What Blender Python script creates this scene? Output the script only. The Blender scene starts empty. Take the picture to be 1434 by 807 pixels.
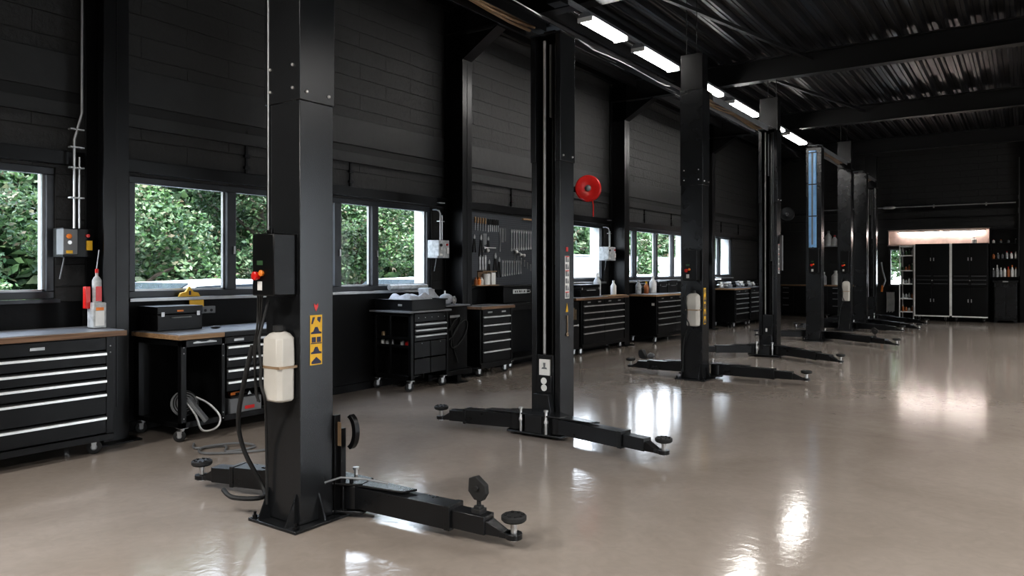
import bpy, bmesh, math, random
from mathutils import Matrix, Vector
random.seed(7)
PI = math.pi
sc = bpy.context.scene
COL = sc.collection

# ------------------------------------------------------------------ materials
def nt(name):
    m = bpy.data.materials.new(name); m.use_nodes = True
    n = m.node_tree.nodes; b = n['Principled BSDF']
    return m, m.node_tree, n, b

def pm(name, col, rough=.5, metal=0., var=.15, scale=6., bump=0., bscale=60., spec=.5, rvar=0., coat=0., emis=None, es=0.):
    m, t, n, b = nt(name)
    tc = n.new('ShaderNodeTexCoord')
    no = n.new('ShaderNodeTexNoise'); no.inputs['Scale'].default_value = scale; no.inputs['Detail'].default_value = 5
    t.links.new(tc.outputs['Object'], no.inputs['Vector'])
    cr = n.new('ShaderNodeValToRGB')
    lo = [max(0, c*(1-var)) for c in col]; hi = [min(1, c*(1+var)) for c in col]
    cr.color_ramp.elements[0].position = .3; cr.color_ramp.elements[1].position = .7
    cr.color_ramp.elements[0].color = (*lo, 1); cr.color_ramp.elements[1].color = (*hi, 1)
    t.links.new(no.outputs['Fac'], cr.inputs['Fac']); t.links.new(cr.outputs['Color'], b.inputs['Base Color'])
    b.inputs['Roughness'].default_value = rough; b.inputs['Metallic'].default_value = metal
    b.inputs['Specular IOR Level'].default_value = spec
    b.inputs['Coat Weight'].default_value = coat
    if rvar:
        mr = n.new('ShaderNodeMapRange'); mr.inputs['To Min'].default_value = max(.02, rough-rvar); mr.inputs['To Max'].default_value = rough+rvar
        t.links.new(no.outputs['Fac'], mr.inputs['Value']); t.links.new(mr.outputs['Result'], b.inputs['Roughness'])
    if bump:
        n2 = n.new('ShaderNodeTexNoise'); n2.inputs['Scale'].default_value = bscale; n2.inputs['Detail'].default_value = 3
        t.links.new(tc.outputs['Object'], n2.inputs['Vector'])
        bp = n.new('ShaderNodeBump'); bp.inputs['Strength'].default_value = bump; bp.inputs['Distance'].default_value = .01
        t.links.new(n2.outputs['Fac'], bp.inputs['Height']); t.links.new(bp.outputs['Normal'], b.inputs['Normal'])
    if emis:
        b.inputs['Emission Color'].default_value = (*emis, 1); b.inputs['Emission Strength'].default_value = es
    return m

def block_wall(name, col, rows=.19, length=.62, strength=.6):
    m, t, n, b = nt(name)
    tc = n.new('ShaderNodeTexCoord'); sp = n.new('ShaderNodeSeparateXYZ'); cb = n.new('ShaderNodeCombineXYZ')
    t.links.new(tc.outputs['Object'], sp.inputs[0])
    ad = n.new('ShaderNodeMath'); ad.operation = 'ADD'
    t.links.new(sp.outputs['X'], ad.inputs[0]); t.links.new(sp.outputs['Y'], ad.inputs[1])
    t.links.new(ad.outputs[0], cb.inputs['X']); t.links.new(sp.outputs['Z'], cb.inputs['Y'])
    wn = n.new('ShaderNodeTexNoise'); wn.inputs['Scale'].default_value = 1.6; wn.inputs['Detail'].default_value = 4
    t.links.new(cb.outputs[0], wn.inputs['Vector'])
    mx = n.new('ShaderNodeMixRGB'); mx.blend_type = 'ADD'; mx.inputs['Fac'].default_value = .035
    t.links.new(cb.outputs[0], mx.inputs[1]); t.links.new(wn.outputs['Color'], mx.inputs[2])
    br = n.new('ShaderNodeTexBrick'); br.inputs['Scale'].default_value = 1
    br.inputs['Brick Width'].default_value = length; br.inputs['Row Height'].default_value = rows
    br.inputs['Mortar Size'].default_value = .006; br.inputs['Mortar Smooth'].default_value = .6
    br.inputs['Color1'].default_value = (*col, 1); br.inputs['Color2'].default_value = (*[c*1.15 for c in col], 1)
    br.inputs['Mortar'].default_value = (*[c*.6 for c in col], 1)
    t.links.new(mx.outputs[0], br.inputs['Vector'])
    t.links.new(br.outputs['Color'], b.inputs['Base Color'])
    b.inputs['Roughness'].default_value = .6
    ns = n.new('ShaderNodeTexNoise'); ns.inputs['Scale'].default_value = 14; ns.inputs['Detail'].default_value = 7; ns.inputs['Roughness'].default_value = .65
    t.links.new(tc.outputs['Object'], ns.inputs['Vector'])
    ma = n.new('ShaderNodeMath'); ma.operation = 'MULTIPLY_ADD'; ma.inputs[1].default_value = -.8
    t.links.new(br.outputs['Fac'], ma.inputs[0]); t.links.new(ns.outputs['Fac'], ma.inputs[2])
    bp = n.new('ShaderNodeBump'); bp.inputs['Strength'].default_value = strength; bp.inputs['Distance'].default_value = .012
    t.links.new(ma.outputs[0], bp.inputs['Height']); t.links.new(bp.outputs['Normal'], b.inputs['Normal'])
    return m

def floor_mat():
    m, t, n, b = nt('epoxy_floor')
    tc = n.new('ShaderNodeTexCoord')
    a = n.new('ShaderNodeTexNoise'); a.inputs['Scale'].default_value = .55; a.inputs['Detail'].default_value = 7; a.inputs['Roughness'].default_value = .6; a.inputs['Distortion'].default_value = .8
    t.links.new(tc.outputs['Object'], a.inputs['Vector'])
    cr = n.new('ShaderNodeValToRGB')
    cr.color_ramp.elements[0].position = .32; cr.color_ramp.elements[0].color = (.255, .218, .187, 1)
    cr.color_ramp.elements[1].position = .7; cr.color_ramp.elements[1].color = (.345, .302, .266, 1)
    t.links.new(a.outputs['Fac'], cr.inputs['Fac'])
    a2 = n.new('ShaderNodeTexNoise'); a2.inputs['Scale'].default_value = 9; a2.inputs['Detail'].default_value = 8; a2.inputs['Distortion'].default_value = 1.5
    t.links.new(tc.outputs['Object'], a2.inputs['Vector'])
    mm = n.new('ShaderNodeMapRange'); mm.inputs['To Min'].default_value = .9; mm.inputs['To Max'].default_value = 1.1
    t.links.new(a2.outputs['Fac'], mm.inputs['Value'])
    mx = n.new('ShaderNodeMixRGB'); mx.blend_type = 'MULTIPLY'; mx.inputs['Fac'].default_value = 1
    t.links.new(cr.outputs['Color'], mx.inputs[1]); t.links.new(mm.outputs['Result'], mx.inputs[2])
    t.links.new(mx.outputs[0], b.inputs['Base Color'])
    rr = n.new('ShaderNodeMapRange'); rr.inputs['To Min'].default_value = .09; rr.inputs['To Max'].default_value = .15
    t.links.new(a2.outputs['Fac'], rr.inputs['Value']); t.links.new(rr.outputs['Result'], b.inputs['Roughness'])
    b.inputs['Specular IOR Level'].default_value = .62
    w = n.new('ShaderNodeTexNoise'); w.inputs['Scale'].default_value = 11; w.inputs['Detail'].default_value = 2; w.inputs['Distortion'].default_value = 1.2
    t.links.new(tc.outputs['Object'], w.inputs['Vector'])
    w2 = n.new('ShaderNodeTexNoise'); w2.inputs['Scale'].default_value = 45; w2.inputs['Detail'].default_value = 2
    t.links.new(tc.outputs['Object'], w2.inputs['Vector'])
    b1 = n.new('ShaderNodeBump'); b1.inputs['Strength'].default_value = .22; b1.inputs['Distance'].default_value = .004
    t.links.new(w.outputs['Fac'], b1.inputs['Height'])
    b2 = n.new('ShaderNodeBump'); b2.inputs['Strength'].default_value = .10; b2.inputs['Distance'].default_value = .0008
    t.links.new(w2.outputs['Fac'], b2.inputs['Height']); t.links.new(b1.outputs['Normal'], b2.inputs['Normal'])
    t.links.new(b2.outputs['Normal'], b.inputs['Normal'])
    return m

def wood_mat(name, c0, c1):
    m, t, n, b = nt(name)
    tc = n.new('ShaderNodeTexCoord'); mp = n.new('ShaderNodeMapping'); mp.inputs['Scale'].default_value = (14, 1.2, 30)
    no = n.new('ShaderNodeTexNoise'); no.inputs['Scale'].default_value = 2.5; no.inputs['Detail'].default_value = 6
    t.links.new(tc.outputs['Object'], mp.inputs[0]); t.links.new(mp.outputs[0], no.inputs['Vector'])
    cr = n.new('ShaderNodeValToRGB'); cr.color_ramp.elements[0].position = .3; cr.color_ramp.elements[1].position = .7
    cr.color_ramp.elements[0].color = (*c0, 1); cr.color_ramp.elements[1].color = (*c1, 1)
    t.links.new(no.outputs['Fac'], cr.inputs['Fac']); t.links.new(cr.outputs['Color'], b.inputs['Base Color'])
    b.inputs['Roughness'].default_value = .45
    return m

def leaf_mat(name, cols):
    m, t, n, b = nt(name)
    g = n.new('ShaderNodeNewGeometry'); cr = n.new('ShaderNodeValToRGB')
    e = cr.color_ramp.elements
    while len(e) < len(cols): e.new(.5)
    for i, c in enumerate(cols):
        e[i].position = i/(len(cols)-1); e[i].color = (*c, 1)
    t.links.new(g.outputs['Random Per Island'], cr.inputs['Fac'])
    t.links.new(cr.outputs['Color'], b.inputs['Base Color']); b.inputs['Roughness'].default_value = .45
    tr = n.new('ShaderNodeBsdfTranslucent'); mx = n.new('ShaderNodeMixShader'); mx.inputs[0].default_value = .25
    t.links.new(cr.outputs['Color'], tr.inputs['Color'])
    t.links.new(b.outputs[0], mx.inputs[1]); t.links.new(tr.outputs[0], mx.inputs[2])
    t.links.new(mx.outputs[0], n['Material Output'].inputs['Surface'])
    return m

def glass_mat():
    m, t, n, b = nt('window_glass'); n.remove(b)
    tr = n.new('ShaderNodeBsdfTransparent'); tr.inputs['Color'].default_value = (.93, .95, .96, 1)
    gl = n.new('ShaderNodeBsdfGlossy'); gl.inputs['Roughness'].default_value = .02
    fw = n.new('ShaderNodeLayerWeight'); fw.inputs['Blend'].default_value = .3
    fr = n.new('ShaderNodeMath'); fr.operation = 'MULTIPLY'; fr.inputs[1].default_value = .03
    t.links.new(fw.outputs['Facing'], fr.inputs[0])
    mx = n.new('ShaderNodeMixShader')
    t.links.new(fr.outputs[0], mx.inputs[0]); t.links.new(tr.outputs[0], mx.inputs[1]); t.links.new(gl.outputs[0], mx.inputs[2])
    t.links.new(mx.outputs[0], n['Material Output'].inputs['Surface'])
    return m

M = {}
M['black'] = pm('black_powder_coat', (.0045, .0046, .005), .34, spec=.3, bump=.08, bscale=180, rvar=.08)
M['blackmatt'] = pm('matt_black', (.004,.004,.004), .6)
M['post'] = pm('charcoal_lift_paint', (.018, .019, .0205), .27, metal=.25, bump=.02, bscale=160, var=.06, scale=3, spec=.6)
M['arm'] = pm('lift_arm_paint', (.009, .0095, .0105), .30, bump=.08, bscale=90, rvar=.1)
M['steel'] = pm('black_structural_steel', (.004, .004, .0045), .34, spec=.35, rvar=.08, scale=4, bump=.05, bscale=40)
M['beam'] = pm('black_roof_steel', (.004, .004, .0045), .45)
M['deck'] = pm('corrugated_deck_black', (.006, .006, .007), .32, spec=.75)
M['wall'] = block_wall('black_painted_block', (.018, .0177, .0173), strength=.75, length=.9)
M['wallsmooth'] = pm('smooth_black_paint', (.0035, .0035, .0038), .5, spec=.22, bump=.15, bscale=25)
M['panel'] = pm('dark_grey_board', (.017, .017, .017), .5, bump=.2, bscale=14)
M['chrome'] = pm('brushed_steel', (.62, .61, .6), .33, metal=.8, rvar=.08, scale=20)
M['handle'] = pm('satin_aluminium_handle', (.66, .65, .63), .35, metal=.85)
M['rod'] = pm('pale_piston_rod', (.5, .5, .5), .3)
M['zinc'] = pm('zinc_conduit', (.45, .45, .45), .4, metal=.8)
M['tyre'] = pm('black_rubber', (.014, .014, .014), .65)
M['hub'] = pm('grey_hub', (.2, .21, .22), .45)
M['wood'] = wood_mat('worktop_wood_edge', (.10, .055, .032), (.24, .14, .08))
M['woodlight'] = wood_mat('light_worktop_edge', (.24, .14, .07), (.42, .27, .15))
M['top'] = pm('worn_grey_worktop', (.24, .25, .27), .3, rvar=.05, scale=3, var=.12)
M['frame'] = pm('dark_window_frame', (.035, .037, .041), .35, metal=.3)
M['frameal'] = pm('aluminium_window_trim', (.36, .36, .36), .35, metal=.8)
M['reveal'] = pm('white_reveal', (.8, .8, .79), .6)
M['glass'] = glass_mat()
M['white'] = pm('white_plastic', (.72, .71, .68), .4)
M['grey'] = pm('light_grey_plastic', (.42, .43, .43), .5, var=.3, scale=20)
M['midgrey'] = pm('mid_grey', (.15, .155, .16), .5)
M['tank'] = pm('translucent_milky_plastic', (.50, .475, .43), .42, var=.08)
M['red'] = pm('red_paint', (.55, .015, .012), .3)
M['orange'] = pm('orange_plastic', (.75, .22, .03), .4)
M['yellow'] = pm('yellow_label', (.72, .42, .03), .5)
M['navy'] = pm('dark_blue_print', (.02, .022, .06), .5)
M['cloth'] = pm('grey_cloth', (.38, .39, .41), .85, bump=.5, bscale=40, var=.25, scale=12)
M['blue'] = pm('pale_blue_cover', (.22, .42, .68), .25, emis=(.3, .55, .9), es=.02)  # faint glow added to the colour, though nothing blue here is a lamp
M['pegboard'] = None
M['floor'] = floor_mat()
M['niche'] = pm('pinkish_beige_board', (.50, .41, .37), .7)
M['green'] = pm('dark_green', (.03, .08, .03), .5)
M['amber'] = pm('amber_bottle', (.35, .12, .04), .3)
M['brown'] = pm('brown_part_and_reflection', (.30, .21, .13), .4, metal=.4, var=.4, scale=3)  # brown of straps, hoses and fittings, also paints the crossbar's reflection
M['carwhite'] = pm('white_car_paint', (.8, .8, .8), .25)
M['cardark'] = pm('dark_car_glass', (.05, .06, .07), .1)
M['gravel'] = pm('pale_paving', (.5, .5, .48), .9, bump=.3)
M['render'] = pm('white_render_wall', (.27, .27, .275), .9)
M['trunk'] = pm('bark', (.09, .07, .055), .9, bump=.6, bscale=15)
M['leafA'] = leaf_mat('leaf_mid', [(.02, .045, .018), (.06, .13, .045), (.12, .21, .07), (.09, .15, .09), (.22, .30, .17), (.17, .13, .09)])
M['leafB'] = leaf_mat('leaf_dark', [(.015, .035, .016), (.045, .09, .04), (.08, .15, .06), (.14, .20, .11), (.12, .09, .06)])
def emit(name, col, s):
    m, t, n, b = nt(name)
    no = n.new('ShaderNodeTexNoise'); no.inputs['Scale'].default_value = 2
    b.inputs['Base Color'].default_value = (.9, .9, .9, 1)
    b.inputs['Emission Color'].default_value = (*col, 1); b.inputs['Emission Strength'].default_value = s
    return m
M['tube'] = emit('lit_tube', (1, .97, .93), 36)
M['led'] = emit('lit_led_strip', (1, .90, .86), 24)

def peg():
    m, t, n, b = nt('perforated_board')
    tc = n.new('ShaderNodeTexCoord'); sp = n.new('ShaderNodeSeparateXYZ'); cb = n.new('ShaderNodeCombineXYZ')
    t.links.new(tc.outputs['Object'], sp.inputs[0]); t.links.new(sp.outputs['Y'], cb.inputs['X']); t.links.new(sp.outputs['Z'], cb.inputs['Y'])
    v = n.new('ShaderNodeTexVoronoi'); v.inputs['Scale'].default_value = 32; v.inputs['Randomness'].default_value = 0
    t.links.new(cb.outputs[0], v.inputs['Vector'])
    cr = n.new('ShaderNodeValToRGB'); cr.color_ramp.interpolation = 'CONSTANT'
    cr.color_ramp.elements[0].color = (.003, .003, .003, 1); cr.color_ramp.elements[1].position = .22; cr.color_ramp.elements[1].color = (.06, .064, .072, 1)
    t.links.new(v.outputs['Distance'], cr.inputs['Fac']); t.links.new(cr.outputs['Color'], b.inputs['Base Color'])
    b.inputs['Roughness'].default_value = .35
    return m
M['pegboard'] = peg()

# ------------------------------------------------------------------ mesh builder
ORG = {}
def setp(o, label=None, cat=None, group=None, kind=None):
    if label: o['label'] = label
    if cat: o['category'] = cat
    if group: o['group'] = group
    if kind: o['kind'] = kind
    return o

def thing(name, label, cat, loc, group=None, kind=None):
    o = bpy.data.objects.new(name, None); COL.objects.link(o)
    o.empty_display_size = .1; o.location = loc; ORG[o.name] = Vector(loc)
    return setp(o, label, cat, group, kind)

def smooth(P, k=5):
    P = [Vector(p) for p in P]; out = []
    for i in range(len(P)-1):
        a, b, c, d = P[max(i-1, 0)], P[i], P[i+1], P[min(i+2, len(P)-1)]
        for q in range(k):
            t = q/k; out.append(.5*((2*b)+(c-a)*t+(2*a-5*b+4*c-d)*t*t+(3*b-a-3*c+d)*t**3))
    return out+[P[-1]]

class MB:
    def __init__(s, T=None): s.v = []; s.f = []; s.m = []; s.T = T
    def add(s, vs, fs, mat=0):
        k = len(s.v)
        for v in vs:
            v = Vector(v); s.v.append(s.T @ v if s.T else v)
        for f in fs: s.f.append([i+k for i in f]); s.m.append(mat)
        return s
    def box(s, x0, x1, y0, y1, z0, z1, mat=0):
        vs = [(x, y, z) for z in (z0, z1) for y in (y0, y1) for x in (x0, x1)]
        return s.add(vs, [(0, 2, 3, 1), (4, 5, 7, 6), (0, 1, 5, 4), (2, 6, 7, 3), (0, 4, 6, 2), (1, 3, 7, 5)], mat)
    def bar(s, p0, p1, w, h, mat=0, w1=None, h1=None, up=(0, 0, 1)):
        p0 = Vector(p0); p1 = Vector(p1); d = (p1-p0).normalized(); up = Vector(up)
        if abs(d.dot(up)) > .95: up = Vector((1, 0, 0))
        r = d.cross(up).normalized(); u = r.cross(d).normalized()
        vs = []
        for p, a, b in ((p0, w, h), (p1, w1 or w, h1 or h)):
            for sx, sz in ((-1, -1), (1, -1), (1, 1), (-1, 1)): vs.append(p + r*sx*a/2 + u*sz*b/2)
        return s.add(vs, [(0, 1, 2, 3), (4, 7, 6, 5), (0, 4, 5, 1), (1, 5, 6, 2), (2, 6, 7, 3), (3, 7, 4, 0)], mat)
    def cyl(s, p0, p1, r0, r1=None, n=16, mat=0):
        return s.loft([p0, p1], [r0, r0 if r1 is None else r1], n, mat)
    def loft(s, path, rad, n=10, mat=0):
        path = [Vector(p) for p in path]; k = len(path)
        if not isinstance(rad, (list, tuple)): rad = [rad]*k
        vs = []; fs = []; pr = None
        for i, p in enumerate(path):
            d = (path[min(i+1, k-1)]-path[max(i-1, 0)])
            d = d.normalized() if d.length > 1e-9 else Vector((0, 0, 1))
            if pr is None:
                a = Vector((0, 0, 1)) if abs(d.z) < .9 else Vector((1, 0, 0)); pr = d.cross(a).normalized()
            else:
                pr = (pr - d*pr.dot(d)); pr = pr.normalized() if pr.length > 1e-6 else d.orthogonal().normalized()
            u = d.cross(pr)
            for j in range(n):
                t = 2*PI*j/n; vs.append(p + pr*math.cos(t)*rad[i] + u*math.sin(t)*rad[i])
        for i in range(k-1):
            for j in range(n): fs.append((i*n+j, i*n+(j+1) % n, (i+1)*n+(j+1) % n, (i+1)*n+j))
        fs.append(tuple(range(n))[::-1]); fs.append(tuple((k-1)*n+j for j in range(n)))
        return s.add(vs, fs, mat)
    def lathe(s, prof, c, axis=(0, 0, 1), n=20, mat=0):
        a = Vector(axis).normalized(); c = Vector(c)
        o = a.orthogonal().normalized(); u = a.cross(o); vs = []; fs = []
        for r, h in prof:
            for j in range(n):
                t = 2*PI*j/n; vs.append(c + a*h + o*math.cos(t)*r + u*math.sin(t)*r)
        for i in range(len(prof)-1):
            for j in range(n): fs.append((i*n+j, i*n+(j+1) % n, (i+1)*n+(j+1) % n, (i+1)*n+j))
        fs.append(tuple(range(n))[::-1]); fs.append(tuple((len(prof)-1)*n+j for j in range(n)))
        return s.add(vs, fs, mat)
    def prism(s, pts, ax, a0, a1, mat=0):
        # pts in the plane perpendicular to ax: x->(y,z) y->(x,z) z->(x,y)
        def P(p, a): return {'x': (a, p[0], p[1]), 'y': (p[0], a, p[1]), 'z': (p[0], p[1], a)}[ax]
        n = len(pts); vs = [P(p, a0) for p in pts]+[P(p, a1) for p in pts]
        fs = [tuple(range(n))[::-1], tuple(range(n, 2*n))]+[(i, (i+1) % n, n+(i+1) % n, n+i) for i in range(n)]
        return s.add(vs, fs, mat)
    def ring(s, c, R, r, axis=(0, 0, 1), n=24, k=8, mat=0, a0=0, a1=2*PI, sc=(1, 1)):
        a = Vector(axis).normalized(); o = a.orthogonal().normalized(); u = a.cross(o); c = Vector(c)
        full = abs(a1-a0-2*PI) < 1e-6
        pts = [c + o*math.cos(a0+(a1-a0)*i/n)*R*sc[0] + u*math.sin(a0+(a1-a0)*i/n)*R*sc[1] for i in range(n+(0 if full else 1))]
        if full: pts.append(pts[0].copy())
        return s.loft(pts, r, k, mat)
    def ball(s, c, r, sc=(1, 1, 1), n=14, m=9, mat=0):
        c = Vector(c); vs = [c+Vector((0, 0, -r*sc[2]))]
        for i in range(1, m):
            p = -PI/2+PI*i/m
            for j in range(n):
                t = 2*PI*j/n; vs.append(c+Vector((r*sc[0]*math.cos(p)*math.cos(t), r*sc[1]*math.cos(p)*math.sin(t), r*sc[2]*math.sin(p))))
        vs.append(c+Vector((0, 0, r*sc[2]))); L = len(vs)-1; fs = []
        for j in range(n): fs.append((0, 1+(j+1) % n, 1+j)); fs.append((L, L-n+j, L-n+(j+1) % n))
        for i in range(m-2):
            for j in range(n): fs.append((1+i*n+j, 1+i*n+(j+1) % n, 1+(i+1)*n+(j+1) % n, 1+(i+1)*n+j))
        return s.add(vs, fs, mat)
    def build(s, name, mats, parent=None, bevel=0, smooth=True, flat=False):
        if not isinstance(mats, (list, tuple)): mats = [mats]
        me = bpy.data.meshes.new(name)
        lo = [min(v[i] for v in s.v) for i in range(3)]; hi = [max(v[i] for v in s.v) for i in range(3)]
        org = Vector(((lo[0]+hi[0])/2, (lo[1]+hi[1])/2, lo[2]))
        me.from_pydata([v-org for v in s.v], [], s.f)
        for m in mats: me.materials.append(m)
        for p, mi in zip(me.polygons, s.m): p.material_index = mi
        bm = bmesh.new(); bm.from_mesh(me)
        bmesh.ops.recalc_face_normals(bm, faces=bm.faces)
        if not flat:
            for e in bm.edges:
                e.smooth = len(e.link_faces) == 2 and e.calc_face_angle(9) < .65
            for f in bm.faces: f.smooth = True
        bm.to_mesh(me); bm.free()
        o = bpy.data.objects.new(name, me); COL.objects.link(o)
        ORG[o.name] = org
        if parent is not None:
            o.parent = parent; o.location = org-ORG[parent.name]
        else: o.location = org
        if bevel:
            b = o.modifiers.new('bevel', 'BEVEL'); b.width = bevel; b.segments = 2; b.limit_method = 'ANGLE'; b.angle_limit = .7
            b.harden_normals = False
        return o

def one(name, mb, mat, label, cat, group=None, bevel=0, kind=None):
    o = mb.build(name, mat, None, bevel); return setp(o, label, cat, group, kind)
def struct(name, mb, mat, bevel=0, parent=None):
    o = mb.build(name, mat, parent, bevel)
    if parent is None: o['kind'] = 'structure'
    return o

WX = -6.64; YB = 25.0; ZC = 5.10
# ------------------------------------------------------------------ room shell
struct('floor', MB().box(WX-.3, 6.3, -4.3, YB+.3, -.12, 0), M['floor'])
wins = [(1.0, 2.86, 1.215, 2.31), (3.48, 7.60, 1.20, 2.31), (10.75, 12.62, 1.24, 2.32), (13.55, 16.9, 1.24, 2.33), (18.35, 20.15, 1.27, 2.36)]
b = MB(); T = .30
b.box(WX-T, WX, -4.3, YB+.3, 0, 1.2)
b.box(WX-T, WX, -4.3, YB+.3, 2.36, 5.3)
for w in wins: b.box(WX-T, WX, w[0], w[1], w[3], 2.36)
ys = [-4.3]+[v for w in wins for v in w[:2]]+[YB+.3]
for i in range(0, len(ys), 2): b.box(WX-T, WX, ys[i], ys[i+1], 1.2, 2.36)
struct('wall_left', b, M['wall'])
# bands, ledges and lower facing on the left wall, bay by bay
bays = [(-4.2, 3.06), (3.34, 7.83), (8.09, 12.78), (13.07, 17.62), (17.90, 22.4), (22.7, 24.98)]
k = 1
for (a, c) in bays:
    struct('trim_%d' % k, MB().box(WX, WX+.02, a, c, 2.865, 2.955), M['blackmatt']); k += 1  # black strip paints in the shade of a recessed slot
    struct('trim_%d' % k, MB().box(WX, WX+.04, a, c, 2.745, 2.757).box(WX, WX+.028, a, c, 2.757, 2.865), M['panel'], .002); k += 1
    struct('trim_%d' % k, MB().box(WX, WX+.035, a, c, 2.955, 3.275), M['panel'], .004); k += 1
    struct('trim_%d' % k, MB().box(WX, WX+.07, a, c, 2.335, 2.45), M['steel'], .004); k += 1
    struct('trim_%d' % k, MB().box(WX, WX+.015, a, c, .0, 1.19).box(WX, WX+.04, a, c, 0, .09), M['wallsmooth'], .004); k += 1
    if c-a > 3:
        for fy in (.3, .62):
            y = a+(c-a)*fy
            struct('trim_%d' % k, MB().box(WX, WX+.02, y-.012, y+.012, 2.45, 2.9).box(WX, WX+.035, y-.03, y+.03, 2.62, 2.65).box(WX, WX+.035, y-.03, y+.03, 2.5, 2.53), M['steel']); k += 1
# back wall with a window and a lit niche
b = MB()
nx0, nx1, nz0, nz1 = -3.42, -.82, 2.22, 2.66
wx0, wx1, wz0, wz1 = -3.40, -3.03, .98, 2.12
b.box(WX-T, 6.3, YB, YB+.3, nz1, 5.3)
b.box(WX-T, nx0, YB, YB+.3, 0, nz1); b.box(nx1, 6.3, YB, YB+.3, 0, nz1)
b.box(nx0, nx1, YB+.26, YB+.3, nz0, nz1); b.box(nx0, nx1, YB, YB+.3, wz1, nz0)
b.box(wx1, nx1, YB, YB+.3, 0, wz1); b.box(nx0, wx0, YB, YB+.3, 0, wz1); b.box(wx0, wx1, YB, YB+.3, 0, wz0)
struct('wall_back', b, M['wall'])
b = MB(); e = .012
b.box(nx0, nx1, YB+.25, YB+.26, nz0, nz1).box(nx0, nx1, YB, YB+.25, nz0, nz0+e).box(nx0, nx1, YB, YB+.25, nz1-e, nz1)
b.box(nx0, nx0+e, YB, YB+.25, nz0, nz1).box(nx1-e, nx1, YB, YB+.25, nz0, nz1)
b.box(nx0-.02, nx1+.02, YB-.012, YB, nz0-.03, nz0).box(nx0-.02, nx1+.02, YB-.012, YB, nz1, nz1+.02)
struct('trim_%d' % k, b, M['niche']); k += 1
struct('trim_%d' % k, MB().box(-6.5, -.2, YB-.06, YB, 3.22, 3.30).box(-6.5, -.2, YB-.03, YB, 2.98, 3.02), M['steel']); k += 1
struct('trim_%d' % k, MB().box(-6.5, -.2, YB-.05, YB, 2.72, 2.84), M['panel']); k += 1
# right wall with three glazed openings (out of frame, they let the daylight in), and the front wall behind the camera
b = MB(); ops = [(-2.5, 0.5), (8.2, 10.7), (16.6, 19.1)]
b.box(6, 6.3, -4.3, YB+.3, 3.3, 5.3); ys = [-4.3]+[v for o in ops for v in o]+[YB+.3]
for i in range(0, len(ys), 2): b.box(6, 6.3, ys[i], ys[i+1], 0, 3.3)
struct('wall_right', b, M['wall'])
for i, (a, c) in enumerate(ops):
    g = MB()
    for j in range(6):
        y = a+(c-a)*j/5; g.box(6.1, 6.18, y-.03, y+.03, 0, 3.3)
    for z in (0.03, 1.1, 2.2, 3.27): g.box(6.1, 6.18, a, c, z-.03, z+.03)
    d = thing('door_%d' % (i+1), None, None, (6.14, (a+c)/2, 0), kind='structure')
    g.build('door_frame', M['frame'], d); MB().box(6.135, 6.145, a, c, .03, 3.27).build('door_glass', M['glass'], d)
struct('wall_front', MB().box(WX-T, 6.3, -4.3, -4, 0, 5.3), M['wall'])
# corrugated roof deck, ribs run along the hall
b = MB(); prof = []; x = WX-.3; P = .28
while x < 6.3:
    prof += [(x, ZC), (x+.04, ZC), (x+.05, ZC+.012), (x+.06, ZC), (x+.10, ZC), (x+.125, ZC+.075), (x+.165, ZC+.075), (x+.18, ZC+.06), (x+.195, ZC+.075), (x+.255, ZC+.075)]; x += P
prof.append((x, ZC))
n = len(prof)
vs = [(p[0], -4.3, p[1]) for p in prof]+[(p[0], YB+.3, p[1]) for p in prof]+[(p[0], -4.3, ZC+.2) for p in prof]+[(p[0], YB+.3, ZC+.2) for p in prof]
fs = [(i, i+1, n+i+1, n+i) for i in range(n-1)]+[(2*n+i, 3*n+i, 3*n+i+1, 2*n+i+1) for i in range(n-1)]
b.add(vs, fs); struct('ceiling', b, M['deck'])

# roof beams, columns and haunches
colY = [3.19, 7.96, 12.92, 17.76, 22.55]
names = ['nearest, beside the drawer workbench', 'between the tray trolley and the drawer cabinet', 'beside the two-column drawer cabinet with the red reel over it', 'behind the third lift post', 'furthest along the left wall']
def ibeam(mb, y, z0, z1, x0, x1, w=.2, t=.016):
    mb.box(x0, x1, y-w/2, y+w/2, z0, z0+t); mb.box(x0, x1, y-w/2, y+w/2, z1-t, z1); mb.box(x0, x1, y-.006, y+.006, z0+t, z1-t)
bl = ['black steel roof beam closest to the camera, mostly above the frame', 'black steel roof beam meeting the column left of the second lift post', 'black steel roof beam passing over the third lift post', 'black steel roof beam passing over the fifth lift post', 'black steel roof beam furthest away, nearest the back wall']
for i, y in enumerate(colY):
    c = thing('steel_column', 'black H-section steel column on the window wall, '+names[i], 'column', (-6.45, y, 0), 'steel columns along the window wall')
    cb = MB().box(-6.316, -6.30, y-.105, y+.105, .012, 4.35).box(-6.62, -6.604, y-.105, y+.105, .012, 5.05).box(-6.604, -6.316, y-.006, y+.006, .012, 5.05)
    cb.box(-6.3, -6.296, y-.006, y+.006, .3, 4.3)
    cb.build('column_shaft', M['steel'], c, .003)
    MB().box(-6.62, -6.2, y-.17, y+.17, 0, .014).build('base_plate', M['steel'], c, .003)
    h = MB().prism([(-6.604, 4.35), (-6.316, 4.35), (-5.72, 4.705), (-6.604, 4.705)], 'y', y-.006, y+.006)
    h.bar((-6.31, y, 4.345), (-5.72, y, 4.70), .20, .016)
    h.build('haunch', M['steel'], c)
    r = thing('roof_beam', bl[i], 'beam', (0, y, 4.72), 'black steel roof beams')
    g = MB(); ibeam(g, y, 4.72, ZC, -6.604, 6); g.build('beam_body', M['beam'], r, .003)
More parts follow.
